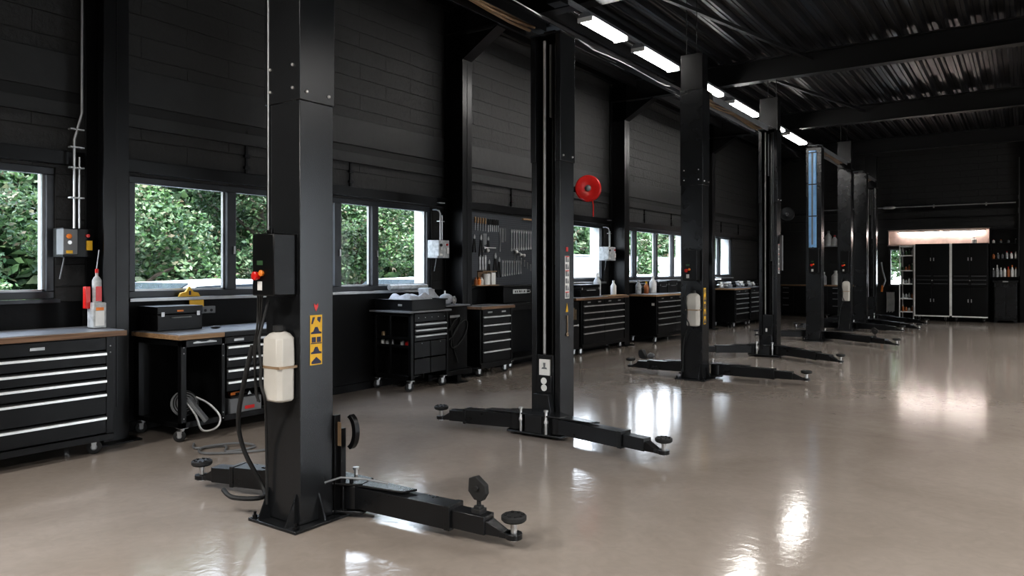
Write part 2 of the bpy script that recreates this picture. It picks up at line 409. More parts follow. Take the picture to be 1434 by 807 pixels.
# longitudinal purlins and small struts under the deck
for j, (x, z, lb) in enumerate([(-6.1, 4.95, 'thin black purlin under the roof nearest the window wall'), (-5.35, 4.95, 'thin black purlin under the roof second from the window wall'), (-4.9, 4.98, 'thin black purlin under the roof just left of the ceiling lights')]):
    g = MB().box(x-.035, x+.035, -4, 24.9, z, z+.012).box(x-.004, x+.004, -4, 24.9, z+.012, ZC)
    one('roof_purlin', g, M['beam'], lb, 'purlin', 'purlins under the roof')
for j, (xa, ya, yb, lb) in enumerate([(-2.9, 8.0, 12.85, 'slim diagonal brace under the deck between the second and third beams'), (-2.9, 12.95, 17.7, 'slim diagonal brace under the deck between the third and fourth beams')]):
    one('roof_brace', MB().bar((xa-1.1, ya, 4.96), (xa, yb, 4.96), .06, .05), M['beam'], lb, 'brace', 'roof braces')
# column at the back right
c = thing('steel_column', 'black steel column at the right end of the back wall beside the bottle shelves', 'column', (.02, 24.85, 0))
MB().box(-.11, -.095, 24.72, 24.98, 0, ZC).box(.135, .15, 24.72, 24.98, 0, ZC).box(-.095, .135, 24.84, 24.86, 0, ZC).build('column_shaft', M['steel'], c, .003)
MB().box(-.135, -.11, 24.76, 24.80, 1.3, 4.6).box(-.15, -.11, 24.74, 24.82, 3.05, 3.2).box(-.15, -.11, 24.74, 24.82, 3.45, 3.55).build('cable_duct', M['midgrey'], c)

# ------------------------------------------------------------------ windows of the left wall
mull = [[1.9], [4.53, 5.95, 6.56], [11.35], [14.05, 15.12, 16.05], [19.2]]
for i, (a, c, z0, z1) in enumerate(wins):
    w = thing('window_%d' % (i+1), None, None, (WX-.1, (a+c)/2, z0), kind='structure')
    f = MB(); t = .06; x0, x1 = WX-.09, WX-.02
    f.box(x0, x1, a, c, z0, z0+t).box(x0, x1, a, c, z1-t, z1).box(x0, x1, a, a+t, z0+t, z1-t).box(x0, x1, c-t, c, z0+t, z1-t)
    for m in mull[i]:
        f.box(x0, x1+.012, m-.05, m+.05, z0+t, z1-t)
    f.build('window_frame', M['frame'], w, .004)
    s = MB()
    edges = [a+t]+[v for m in mull[i] for v in (m-.05, m+.05)]+[c-t]
    for q in range(0, len(edges), 2):
        p, r = edges[q], edges[q+1]; u = .018
        s.box(x0-.004, x0+.03, p, r, z0+t, z0+t+u).box(x0-.004, x0+.03, p, p+u, z0+t, z1-t).box(x0-.004, x0+.03, r-u, r, z0+t, z1-t)
    s.build('sash_trim', M['frameal'], w)
    MB().box(WX-.075, WX-.069, a+t, c-t, z0+t, z1-t).build('window_pane', M['glass'], w)
    MB().box(WX-.02, WX+.045, a-.02, c+.02, z0-.035, z0-.002).build('window_sill', M['frameal'] if i != 0 else M['frame'], w, .003)
    MB().box(WX-.30, WX-.10, c-.012, c-.001, z0+.01, z1-.02).box(WX-.30, WX-.10, a+.001, a+.012, z0+.01, z1-.02).box(WX-.34, WX-.10, a+.012, c-.012, z0+.001, z0+.015).build('outer_reveal', M['reveal'], w)
    if i == 1:
        for m in mull[i]: MB().box(x1+.012, x1+.03, m+.01, m+.03, 1.62, 1.70).build('latch', M['frameal'], w)
w = thing('window_6', None, None, ((wx0+wx1)/2, YB+.05, wz0), kind='structure')
f = MB().box(wx0, wx1, YB+.03, YB+.1, wz0, wz0+.05).box(wx0, wx1, YB+.03, YB+.1, wz1-.05, wz1).box(wx0, wx0+.05, YB+.03, YB+.1, wz0+.05, wz1-.05).box(wx1-.05, wx1, YB+.03, YB+.1, wz0+.05, wz1-.05)
f.build('window_frame', M['midgrey'], w, .003)
MB().box(wx0+.05, wx1-.05, YB+.06, YB+.066, wz0+.05, wz1-.05).build('window_pane', M['glass'], w)

# ------------------------------------------------------------------ ceiling lights
LX, LZ = -4.47, 4.56
one('light_rail', MB().box(LX-.03, LX+.03, 7.45, 22.0, LZ+.085, LZ+.125), M['midgrey'], 'long grey rail carrying the ceiling lights under the roof beams', 'rail', bevel=.003)
spans = [(7.98, 9.0), (9.5, 10.8), (11.45, 12.85), (13.42, 14.95), (15.5, 16.9), (17.3, 18.9)]
ll = ['double tube ceiling light nearest the camera, right above the second lift post', 'double tube ceiling light second from the camera, left of the third lift post', 'double tube ceiling light third along, half hidden by the third lift post', 'double tube ceiling light fourth along, between the third and fourth lift posts', 'double tube ceiling light fifth along, hidden behind the fourth lift post', 'double tube ceiling light furthest away, right of the fourth lift post']
for (a, c), lb in zip(spans, ll):
    t = thing('ceiling_light', lb, 'light', (LX, (a+c)/2, LZ), 'tube lights along the ceiling')
    MB().prism([(LX-.11, LZ+.03), (LX+.11, LZ+.03), (LX+.06, LZ+.085), (LX-.06, LZ+.085)], 'y', a, c).build('housing', M['midgrey'], t, .003)
    for ca in (a, c-.03): MB().box(LX-.1, LX+.1, ca, ca+.03, LZ-.025, LZ+.03).build('end_cap', M['white'], t)
    for sx in (-1, 1):
        MB().cyl((LX+sx*.055, a+.03, LZ), (LX+sx*.055, c-.03, LZ), .028, n=12).build('tube', M['tube'], t)
one('mounting_box', MB().box(LX-.1, LX+.08, 7.27, 7.449, LZ+.0, LZ+.16), M['black'], 'black junction box at the near end of the ceiling light rail', 'box', bevel=.005)
# unseen fill lamps added to brighten floor and posts, shaped as ceiling panels
for px_, y, lb in ((2.6, 1.5, 'on the right side of the hall, nearest'), (2.6, 7.5, 'on the right side of the hall, second'), (2.6, 13.5, 'on the right side of the hall, third'), (2.6, 19.5, 'on the right side of the hall, furthest'), (-1.6, -1.6, 'right above and behind the camera, closest'), (-5.2, -1.8, 'behind the camera beside the window wall, closest')):
    t = thing('ceiling_light', 'added fill light panel %s to the camera' % lb, 'light', (px_, y, 4.6), 'added fill light panels')
    MB().box(px_-.3, px_+.3, y-.75, y+.75, 4.6, 4.68).build('housing', M['midgrey'], t)
    l = bpy.data.lights.new('fill_panel_lamp', 'AREA'); l.shape = 'RECTANGLE'; l.size = .55; l.size_y = 1.4; l.energy = 235; l.spread = math.radians(155); l.color = (1, .97, .93)
    lo = bpy.data.objects.new('fill_panel_lamp', l); COL.objects.link(lo); lo.parent = t; lo.location = (0, 0, -.02)
# cable tray with loose cables
t = thing('cable_tray', 'black cable tray with pale loose cables running under the roof left of the lights', 'cable tray', (-5.05, 12, 4.6))
g = MB().box(-5.15, -4.95, 4, 22, 4.60, 4.605).box(-5.15, -5.145, 4, 22, 4.605, 4.65).box(-4.955, -4.95, 4, 22, 4.605, 4.65)
g.build('tray', M['steel'], t)
for y in (7.96, 12.92, 17.76): MB().box(-5.16, -5.145, y-.02, y+.02, 4.60, 4.72).build('hanger', M['steel'], t)
for j in range(5):
    pts = [(-5.12+.035*j+.03*math.sin(y*1.7+j*2), y, 4.625+.02*math.sin(y*2.3+j)-(.05 if j == 4 and 9 < y < 12 else 0)) for y in [4+.4*q for q in range(45)]]
    MB().loft(pts, .010, 6).build('cable', M['grey'] if j % 2 else M['zinc'], t)

# ------------------------------------------------------------------ lift posts
HW, HD = .150, .12
def sticker(parent, T, x, y0, y1, z0, z1, kind='yellow'):
    # pictogram decal on the local side face x = const
    s = 1 if x > 0 else -1; e1, e2 = x+s*.001, x+s*.003
    if kind == 'yellow':
        o = MB(T).box(min(e1, e2), max(e1, e2), y0, y1, z0, z1).build('warning_sticker', M['yellow'], parent); o['label'] = 'yellow sticker with dark pictograms'
        g = MB(T); q0, q1 = sorted((x+s*.003, x+s*.0045)); n = 5; h = (z1-z0)/n; w = y1-y0
        for i in range(n):
            zb = z0+h*i+h*.12; zt = zb+h*.68; ym = (y0+y1)/2
            if i == 4: g.prism([(y0+w*.1, zt), (y0+w*.4, zt), (y0+w*.42, zt-h*.3), (y0+w*.2, zb+h*.1)], 'x', q0, q1).prism([(y1-w*.4, zt), (y1-w*.2, zt), (y1-w*.08, zb), (y1-w*.2, zb)], 'x', q0, q1)
            elif i == 0: g.prism([(ym, zt), (y1-w*.1, zb+h*.2), (y1-w*.1, zb), (y0+w*.1, zb), (y0+w*.1, zb+h*.2)], 'x', q0, q1)
            elif i % 2: g.prism([(y0+w*.06, zb), (y1-w*.06, zb), (y1-w*.06, zb+h*.15), (ym+w*.25, zb+h*.25), (ym+w*.1, zt), (ym-w*.1, zt), (ym-w*.25, zb+h*.25), (y0+w*.06, zb+h*.15)], 'x', q0, q1)
            else: g.box(q0, q1, y0+w*.12, ym-w*.05, zb+h*.15, zt).box(q0, q1, ym+w*.05, y1-w*.12, zb+h*.15, zt).box(q0, q1, y0+w*.05, y1-w*.05, zb, zb+h*.1)
        g.build('pictogram', M['navy'], o)
        return o
    o = MB(T).box(min(e1, e2), max(e1, e2), y0, y1, z0, z1).build('label_strip', M['white'], parent)
    g = MB(T); gr = MB(T); q0, q1 = sorted((x+s*.003, x+s*.0045)); n = 6; h = (z1-z0)/n; w = y1-y0
    for i in range(n):
        zb = z0+h*i+h*.14; zt = zb+h*.7
        g.box(q0, q1, y0+w*.12, y0+w*.5, zb, zt).prism([(y0+w*.55, zb), (y1-w*.1, zb), (y1-w*.25, zt)], 'x', q0, q1)
        if i in (0, 3, 5): gr.box(q0, q1+.0005, y0+w*.1, y1-w*.1, zt, zt+h*.14)
    g.build('pictogram', M['midgrey'], o); gr.build('red_bar', M['red'], o)
    return o

def arm(root, piv, pad, z=0.05, up=.0, adapter=None, gusset=True):
    p = Vector((piv[0], piv[1], 0)); q = Vector((pad[0], pad[1], 0)); L = (q-p).length; d = (q-p)/L
    def P(s, z): v = p+d*(s*L); return (v.x, v.y, z+up)
    a = MB().bar(P(-.06, z+.068), P(.66, z+.066), .125, .125)
    a.bar(P(.63, z+.066), P(.665, z+.066), .133, .133)
    a.bar(P(.2, z+.13), P(.23, z+.13), .127, .004)
    a.lathe([(.075, 0), (.075, .135)], P(0, z), n=18)
    o = a.build('lift_arm', M['arm'], root, .004)
    MB().bar(P(.6, z+.062), P(.86, z+.060), .098, .098).build('extension_tube', M['arm'], o, .004)
    n = MB().bar(P(.83, z+.055), P(.95, z+.028), .085, .085, 0, .055, .03); n.lathe([(.045, 0), (.045, .03)], P(1, z+.012), n=16)
    n.bar(P(.93, z+.027), P(1, z+.027), .06, .03)
    n.build('arm_nose', M['arm'], o, .003)
    s = MB(); c = P(1, z+.0)
    s.lathe([(.017, 0), (.017, .085), (.026, .09), (.026, .105)], c, n=14); s.build('pad_screw', M['chrome'], o)
    r = MB().lathe([(.03, .095), (.058, .103), (.066, .112), (.066, .130), (.058, .136), (.045, .134), (.02, .132)], c, n=24)
    for j in range(8):
        t = 2*PI*j/8; r.box(c[0]+math.cos(t)*.045-.006, c[0]+math.cos(t)*.045+.006, c[1]+math.sin(t)*.045-.006, c[1]+math.sin(t)*.045+.006, c[2]+.132, c[2]+.140)
    r.build('lift_pad', M['tyre'], o)
    if gusset:
        per = Vector((-d.y, d.x, 0))
        pts = [P(-.02, 0), P(.36, 0)]
        g = MB(); A = p-d*.08; 
        poly = [A+per*.08, A-per*.08, p+d*L*.34-per*.03, p+d*L*.38+per*.05]
        zt = z+.138+up
        g.add([(v.x, v.y, zt) for v in poly]+[(v.x, v.y, zt+.012) for v in poly], [(3, 2, 1, 0), (4, 5, 6, 7), (0, 1, 5, 4), (1, 2, 6, 5), (2, 3, 7, 6), (3, 0, 4, 7)])
        g.build('cover_plate', M['post'], o, .002)
    if adapter:
        c = P(adapter, 0); zt = z+.128+up; ad = MB()
        ad.box(c[0]-.02, c[0]+.02, c[1]-.02, c[1]+.02, zt-.02, zt+.02).cyl((c[0], c[1], zt+.02), (c[0], c[1], zt+.06), .012)
        ad.prism([(c[0]-.02, zt+.05), (c[0]+.03, zt+.05), (c[0]+.055, zt+.09), (c[0]+.05, zt+.135), (c[0]-.01, zt+.175), (c[0]-.055, zt+.16), (c[0]-.06, zt+.09)], 'y', c[1]-.018, c[1]+.018)
        ad.cyl((c[0], c[1]-.03, zt+.115), (c[0], c[1]+.03, zt+.115), .014)
        ad.box(c[0]-.03, c[0]+.03, c[1]-.03, c[1]+.03, zt-.02, zt+.006)
        ad.build('pad_adapter', M['tyre'], o, .003)
    return o

def lift_post(label, cx, cy, face, H, joint=None, ext=0, pads=(), box=None, tank=False, rod=True, strip=None, adapters=(None, None), carr_label=None, blue=False, piv=.30, Hext=.5):
    root = thing('lift_post', label, 'lift post', (cx, cy, 0), 'two-post car lift posts')
    T = Matrix.Translation((cx, cy, 0)) @ (Matrix.Identity(4) if face < 0 else Matrix.Rotation(PI, 4, 'Z'))
    t = .010
    def shell(z0, z1, g=0.0):
        hw, hd = HW+g, HD+g; b = MB(T); lip = .055
        pts = [(-hw, hd), (hw, hd), (hw, -hd), (hw-lip, -hd), (hw-lip, -hd+t), (hw-t, -hd+t), (hw-t, hd-t), (-hw+t, hd-t), (-hw+t, -hd+t), (-hw+lip, -hd+t), (-hw+lip, -hd), (-hw, -hd)]
        return b.prism(pts, 'z', z0, z1)
    jz = joint or H
    shell(.02, jz).build('column', M['post'], root, .004)
    if joint:
        o = shell(jz, H, .007); o.build('column_extension', M['post'], root, .004)
        for x in (-.1, 0, .1):
            for z in (jz+.07, jz+.2): 
                if x != 0: MB(T).lathe([(.009, 0), (.009, .008), (.005, .012)], (x, HD+.007, z), (0, 1, 0), 10).build('bolt', M['chrome'], root)
        for y in (-.08, .08):
            for s in (-1, 1): MB(T).lathe([(.009, 0), (.009, .008), (.005, .012)], (s*(HW+.007), y, jz+.05), (s, 0, 0), 10).build('bolt', M['chrome'], root)
    # base plate with bolts and gussets
    MB(T).box(-.21, .21, -.22, .20, 0, .018).build('base_plate', M['post'], root, .003)
    bb = [(-.18, .175), (.18, .175), (-.18, -.19), (.18, -.19)]
    for x, y in bb: MB(T).lathe([(.022, 0), (.022, .004), (.014, .004), (.014, .018), (.008, .018), (.008, .035)], (x, y, .018), n=6).build('anchor_bolt', M['steel'], root)
    for x in (-.12, .12): MB(T).prism([(HD, .018), (HD+.075, .018), (HD+.075, .03), (HD+.004, .19), (HD, .19)], 'x', x-.005, x+.005).build('gusset', M['post'], root)
    for s in (-1, 1): MB(T).prism([(s*HW, .018), (s*(HW+.055), .018), (s*(HW+.055), .03), (s*HW, .17)], 'y', -.02, -.01).build('gusset', M['post'], root)
    # carriage inside the channel plus the arm yoke
    c = MB(T).box(-.075, .075, -.115, .09, .20, .70).box(-.085, .085, -.128, -.10, .16, .70)
    c.prism([(-.075, .36), (.075, .36), (.10, .20), (-.10, .20)], 'y', -.20, -.128).box(-.075, .075, -.15, -.128, .36, .52)
    c.build('carriage', M['post'], root, .004)
    y = MB(T).prism([(-.27, -.33), (.27, -.33), (.31, -.20), (.12, -.10), (-.12, -.10), (-.31, -.20)], 'z', .190, .204)
    y.prism([(-.27, -.34), (.27, -.34), (.31, -.20), (.12, -.10), (-.12, -.10), (-.31, -.20)], 'z', .025, .042).box(-.085, .085, -.33, -.13, .042, .19)
    y.build('arm_yoke', M['post'], root, .003)
    for s in (-1, 1):
        MB(T).lathe([(.012, 0), (.012, .10), (.018, .10), (.018, .12), (.012, .13), (.012, .20), (.02, .20), (.02, .215)], (s*.13, -.32, .035), n=12).build('pivot_pin', M['chrome'], root)
    for i, pd in enumerate(pads):
        if pd is None: continue
        s = -1 if pd[0] < cx else 1
        sy = -1 if face < 0 else 1
        arm(root, (cx+s*.22, cy+sy*.245), pd, adapter=adapters[i])
    if rod:
        MB(T).cyl((-.068, -.03, .70), (-.068, -.03, H-.02), .013, n=16).build('cylinder_rod', M['rod'], root)
        MB(T).box(-.008, .006, .0, .02, .7, H-.05).build('lift_chain', M['blackmatt'], root)
        MB(T).box(-.035, -.018, .0, .03, H*.80, H-.05).build('slide_strip', M['hub'], root)
        MB(T).cyl((.02, .02, jz*.62), (.02, .02, H-.04), .010, n=10).build('hydraulic_cylinder', M['zinc'], root)
        MB(T).cyl((.066, -.03, .70), (.066, -.03, H-.03), .016, n=12).build('guide_rod', M['midgrey'], root)
    # head plate
    MB(T).box(-HW-.01, HW+.01, -HD-.01, HD+.01, H, H+.012).box(-.06, .06, -.06, .06, H+.012, H+.05).build('head_plate', M['steel'], root, .003)
    if ext:
        e = MB(T)
        e.box(-HW, HW, -HD+.04, HD, H+.012, H+ext).build('upper_extension', M['black'], root, .004)
        MB(T).cyl((.09, .06, H+ext), (.09, .06, ZC-.02), .006, n=6).cyl((-.05, .06, H+ext), (-.05, .06, ZC-.02), .005, n=6).build('riser_cable', M['tyre'], root)
    if box:
        z0, z1, w, dd = box; y0 = HD
        cb = MB(T).box(-.03, -.03+w, y0, y0+dd, z0, z1) if False else None
        # the box hangs on the back face, biased to one side
        xb0, xb1 = -.124, .067
        cbx = MB(T).box(xb0, xb1, y0, y0+dd, z0, z1).build('control_box', M['black'], root, .008)
        zc = z0+(z1-z0)*.32; xm = xb1-.055
        MB(T).lathe([(.02, 0), (.02, .01), (.024, .012), (.024, .03), (.018, .034)], (xm, y0+dd, zc), (0, 1, 0), 14).build('red_button', M['red'], cbx)
        MB(T).lathe([(.015, 0), (.018, .014), (.012, .02)], (xm-.038, y0+dd, zc+.015), (0, 1, 0), 12).build('orange_switch', M['orange'], cbx)
        MB(T).box(xm-.035, xm+.005, y0+dd, y0+dd+.002, z0+.03, z0+.08).build('white_label', M['white'], cbx)
        MB(T).box(xm-.04, xm+.01, y0+dd, y0+dd+.002, zc+.06, zc+.085).build('green_label', M['green'], cbx)
        MB(T).cyl((0, y0+dd*.5, z1), (0, y0+dd*.5, z1+.03), .012).cyl((.05, y0+dd*.4, z1), (.05, y0+dd*.4, z1+.025), .008).build('cable_gland', M['steel'], cbx)
    if tank:
        z0, z1 = tank; y0 = HD+.004; y1 = HD+.125
        xa, xb = (-.13, .03)
        tk = MB(T)
        r = .025
        def oct_(x0, x1, ya, yb, r): return [(x0+r, ya), (x1-r, ya), (x1, ya+r), (x1, yb-r), (x1-r, yb), (x0+r, yb), (x0, yb-r), (x0, ya+r)]
        rings = [(0, .012), (.012, 0), (.17*(z1-z0)/.4, 0), (.2*(z1-z0)/.4, -.004), (.36, 0), (.385, .02), (.40, .05)]
        sc_ = (z1-z0)/.44; V = []; 
        for zz, ins in rings:
            for (px, py) in oct_(xa+ins, xb-ins, y0+ins*.5, y1-ins, r): V.append((px, py, z0+zz*sc_))
        F = [(i*8+j, i*8+(j+1) % 8, (i+1)*8+(j+1) % 8, (i+1)*8+j) for i in range(len(rings)-1) for j in range(8)]
        F += [tuple(range(8))[::-1], tuple((len(rings)-1)*8+j for j in range(8))]
        tk.add(V, F); tko = tk.build('fluid_tank', M['tank'], root, .004)
        MB(T).lathe([(.028, 0), (.034, .002), (.034, .03), (.02, .034)], (-.05, (y0+y1)/2, z0+.40*sc_), n=16).build('tank_cap', M['tyre'], tko)
        ym = z0+.19*sc_
        MB(T).box(xa-.004, xb+.004, y0, y1+.003, ym, ym+.014).build('tank_strap', M['brown'], tko)
        MB(T).loft(smooth([(.03, y1-.05, z0+.56), (.045, y1-.02, z0+.42), (.03, y1+.012, z0+.33), (.012, y1+.012, z0+.2), (.015, y1+.012, z0+.10), (-.02, y1+.012, z0+.02), (.04, y1-.04, z0-.08), (.10, y1-.09, z0-.3), (.11, y1-.10, .1)]), .008, 8).build('hose', M['tyre'], root)
    return root, T

# first lift
p1, T1 = lift_post('nearest lift post, black, with white fluid tank and yellow pictogram sticker', -3.48, 2.82, 1, 3.60, 2.41, 0,
    pads=((-4.50, 2.84), (-2.17, 3.13)), box=(1.31, 1.655, .17, .155), tank=(.72, 1.15), adapters=(None, .80))
sticker(p1, T1, -HW, .02, .10, .93, 1.19) if False else None
# right face of post one is world +x = local -x after the half turn
sticker(p1, T1, -HW, -.036, .05, .91, 1.195)
MB(T1).prism([(.007, 1.215), (.022, 1.245), (.02, 1.262), (.007, 1.25), (-.006, 1.262), (-.008, 1.245)], 'x', -HW-.003, -HW-.001).build('red_arrow_sticker', M['red'], p1)
# upright arm-lock bracket, with its curved guard, behind post one
g = MB().box(-3.335, -3.315, 2.94, 2.985, .02, .60).box(-3.33, -3.29, 2.965, 3.005, .18, .52).cyl((-3.31, 3.0, .03), (-3.31, 3.0, .36), .010).cyl((-3.26, 3.02, .06), (-3.26, 3.02, .22), .012)
o = g.build('arm_lock_bracket', M['steel'], p1, .002)
MB().box(-3.328, -3.288, 2.962, 2.966, .42, .56).build('worn_plate', M['brown'], o)
g = MB(); pts = [(-3.27+.0+.065*math.cos(a), 3.02, .50+.105*math.sin(a)) for a in [(-1.35+2.7*i/12) for i in range(13)]]
inn = [(-3.27-.02+.055*math.cos(a), 3.02, .50+.088*math.sin(a)) for a in [(-1.35+2.7*i/12) for i in range(13)]]
g.prism([(p[0], p[2]) for p in pts]+[(p[0], p[2]) for p in inn[::-1]], 'y', 3.0, 3.035)
g.build('curved_guard', M['steel'], p1, .002)
g = MB().loft([(-3.345, 2.9, .19), (-3.33, 2.88, .02+.2), (-3.25, 2.93, .25), (-3.12, 3.0, .245), (-3.0, 3.06, .225)], .006, 8)
g.build('steel_rod', M['hub'], p1)
# dangling wiring at the back of post one
g = MB()
for j in range(3):
    g.loft(smooth([(-3.57+.02*j, 2.60, 1.31), (-3.60+.015*j, 2.62, 1.2-.03*j), (-3.58+.02*j, 2.60, 1.12), (-3.61+.01*j, 2.60, 1.0), (-3.62, 2.62, .86-.05*j), (-3.60+.01*j, 2.62, .7)]), .006, 6)
g.build('wiring', M['tyre'], p1)
g = MB().cyl((-3.635, 2.76, 2.1), (-3.635, 2.76, 3.5), .005).cyl((-3.60, 2.692, 1.68), (-3.60, 2.692, 3.5), .005)
g.build('side_cable', M['zinc'], p1)

p2, T2 = lift_post('second lift post, open channel facing the camera, white label strip on its right side', -3.50, 5.665, -1, 3.55, 2.42, 0,
    pads=((-4.48, 5.27), (-2.24, 5.22)))
sticker(p2, T2, HW, -.04, .035, 1.20, 1.58, 'strip')
MB(T2).box(HW+.001, HW+.003, -.02, .015, 1.62, 1.66).build('small_red_label', M['red'], p2)
MB(T2).prism([(-.025, 1.08), (.015, 1.08), (-.005, 1.16)], 'x', HW+.001, HW+.004).build('small_yellow_label', M['yellow'], p2)
MB(T2).cyl((HW+.006, -.005, .90), (HW+.006, -.005, 1.05), .005).ring((HW+.008, -.005, .88), .014, .005, (1, 0, 0)).build('hanging_pin', M['brown'], p2)
o = MB(T2).box(-.055, .055, -.142, -.1285, .50, .66).build('white_sticker', M['white'], p2); 
o2 = MB(T2).box(-.052, .052, -.2035, -.2005, .22, .22).build('x', M['white'], p2) if False else None
g = MB(T2).prism([(-.03, .575), (.03, .575), (.02, .59), (.008, .59), (.012, .63), (-.012, .63), (-.008, .59), (-.02, .59)], 'y', -.1445, -.142)
g.build('pictogram', M['midgrey'], o)
MB(T2).lathe([(.03, 0), (.03, .003)], (0, -.150, .47), (0, -1, 0), 18).lathe([(.03, 0), (.03, .003)], (.002, -.150, .41), (0, -1, 0), 18).build('round_sticker', M['white'], p2)

p3, T3 = lift_post('third lift post, black, with white fluid tank and narrow yellow sticker on its side', -3.62, 9.47, 1, 3.84, 2.58, .48,
    pads=((-4.66, 9.68), (-2.26, 9.74)), box=(1.32, 1.72, .17, .14), tank=(.72, 1.20))
sticker(p3, T3, -HW, .0, .08, .74, 1.22)
MB(T3).box(-HW-.009, -HW-.008, -.05, .03, 3.95-.0, 3.97).build('x', M['white'], p3) if False else None
MB(T3).box(-.134, -.131, .03, .09, 3.90, 4.2).build('blue_white_sticker', M['blue'], p3)
# bent adapter lying over the left arm of post three
a3 = thing('rubber_block_set', 'dark crumpled rubber adapter blocks resting on the left arm of the third lift post', 'rubber block', (-4.42, 9.70, .19))
MB().prism([(-4.50, .190), (-4.42, .190), (-4.44, .25), (-4.48, .32), (-4.53, .31), (-4.54, .24)], 'y', 9.66, 9.76).build('upright_block', M['tyre'], a3, .006)
MB().ball((-4.36, 9.71, .235), .05, (1, 1, .9)).ball((-4.33, 9.70, .245), .03).build('round_block', M['midgrey'], a3)

p4, T4 = lift_post('fourth lift post, open channel facing the camera, pale label strip along its right edge', -3.58, 12.86, -1, 3.84, 2.6, .55,
    pads=((-4.6, 12.1), (-2.28, 11.95)))
sticker(p4, T4, HW, -.05, .03, 1.4, 1.9, 'strip')
MB(T4).box(HW, HW+.05, .02, .08, 1.45, 2.05).build('side_switch_box', M['midgrey'], p4, .004)
MB(T4).box(-.03, .0, -.153, -.150, .41, .47).build('white_sticker', M['white'], p4)

p5, T5 = lift_post('fifth lift post, with a pale blue strip cover down its upper face', -3.54, 15.98, 1, 3.96, None, 0,
    pads=((-4.7, 15.9), (-1.95, 15.3)), box=(1.40, 1.90, .17, .12), adapters=(None, .7))
g = MB(T5).prism([(-.06, HD+.001), (.10, HD+.001), (.085, HD+.03), (-.045, HD+.03)], 'z', 1.92, 3.90)
bo = g.build('blue_strip_cover', M['blue'], p5, .004); bo['label'] = 'pale blue long strip cover'
for z in (2.55, 3.2, 3.85): MB(T5).box(-.07, .11, HD, HD+.034, z, z+.02).build('cover_clip', M['steel'], p5)
MB(T5).box(.005, .035, HD+.03, HD+.033, 1.98, 3.85).build('dark_centre_line', M['midgrey'], p5)
p6, T6 = lift_post('sixth lift post, slim and black with a small white fluid tank', -3.54, 19.1, 1, 3.88, None, .66,
    pads=((-4.55, 18.6), (-2.3, 18.95)), box=(1.40, 1.92, .17, .12), tank=(.72, 1.25))
p7, T7 = lift_post('seventh lift post, plain black, right behind the sixth', -3.47, 20.75, 1, 3.95, None, 0, pads=((-4.6, 21.0), (-2.05, 19.8)))
p8, T8 = lift_post('eighth and furthest lift post, near the back wall', -3.60, 23.1, -1, 3.80, None, .9, pads=((-4.7, 22.7), (-2.1, 21.9)))

for lb, xa, y0, y1, z, mt in [('overhead crossbar with painted brown reflection joining the first and second lift posts', -3.60, 2.70, 5.78, 3.60, 0), ('grey overhead crossbar with brown hoses joining the third and fourth lift posts', -3.62, 9.598, 12.732, 3.80, 1),
        ('overhead crossbar joining the fifth and sixth lift posts', -3.54, 15.9, 18.972, 3.957, 1), ('overhead crossbar joining the seventh and eighth lift posts', -3.54, 20.65, 22.972, 3.947, 1)]:
    t = thing('lift_crossbar', lb, 'crossbar', (xa, (y0+y1)/2, z), 'overhead lift crossbars')
    zz = z+.055
    MB().box(xa-.11, xa+.11, y0+.13, y1-.13, zz, zz+.012).box(xa-.11, xa-.10, y0+.27, y1-.24, zz-.08, zz).box(xa+.10, xa+.11, y0+.27, y1-.24, zz-.08, zz).box(xa-.13, xa+.13, y0, y0+.2, zz, zz+.012).box(xa-.13, xa+.13, y1-.2, y1, zz, zz+.012).build('channel', M['midgrey'] if mt else M['steel'], t, .002)
    g = MB()
    for j in range(3): g.loft([(xa-.06+.05*j, y0+.27+(y1-y0-.52)*q/8, zz-.03-.02*math.sin(q*1.1+j)) for q in range(9)], .014, 6)
    g.build('hose', M['brown'], t)
    if not mt: MB().box(xa-.09, xa+.09, y0+.27, y1-.26, zz-.012, zz-.004).build('reflection_plate', M['brown'], t)  # brown reflection under the crossbar, painted as a plate

# ------------------------------------------------------------------ furniture helpers
def caster(root, x, y, r=.052, a=0, h=.13):
    c, s = math.cos(a), math.sin(a)
    f = MB().box(x-.035, x+.035, y-.035, y+.035, h-.008, h).cyl((x, y, h-.03), (x, y, h-.008), .02)
    cx, cy = x-.02*s, y-.02*c
    T = Matrix.Translation((cx, cy, 0)) @ Matrix.Rotation(-a, 4, 'Z')
    for q in (-.022, .022):
        f2 = MB(T); f2.prism([(-.02, h-.03), (.02, h-.03), (.012, r-.012), (-.012, r-.012)], 'x', q-.002, q+.002)
        k_ = len(f.v); f.v += f2.v; f.f += [[i+k_ for i in ff] for ff in f2.f]; f.m += f2.m
    o = f.build('caster', M['zinc'], root)
    ax = Vector((c, -s, 0))
    MB().lathe([(.012, -.016), (r-.008, -.016), (r, -.010), (r, .010), (r-.008, .016), (.012, .016)], (cx, cy, r), ax, 20).build('wheel', M['tyre'], o)
    MB().lathe([(.0, -.018), (r*.42, -.018), (r*.42, .018), (.0, .018)], (cx, cy, r), ax, 14).build('hub', M['hub'], o)

def drawer(root, xf, y0, y1, z0, z1, full=True, t=.014, hm='handle', htop=True):
    d = MB().box(xf-.02, xf, y0, y1, z0, z1).build('drawer', M['black'], root, .003)
    if full is True:
        hz = z1-.012
        MB().prism([(xf, hz), (xf+.02, hz-.002), (xf+.022, hz-.020), (xf, hz-.016)], 'y', y0+.004, y1-.004).build('handle', M[hm], d)
    elif full == 'small':
        for fy in (.25, .75):
            y = y0+(y1-y0)*fy; zm = (z0+z1)/2
            MB().box(xf, xf+.006, y-.05, y+.05, zm-.010, zm+.012).box(xf+.006, xf+.012, y-.045, y+.045, zm+.004, zm+.012).build('handle', M['zinc'], d)
    return d

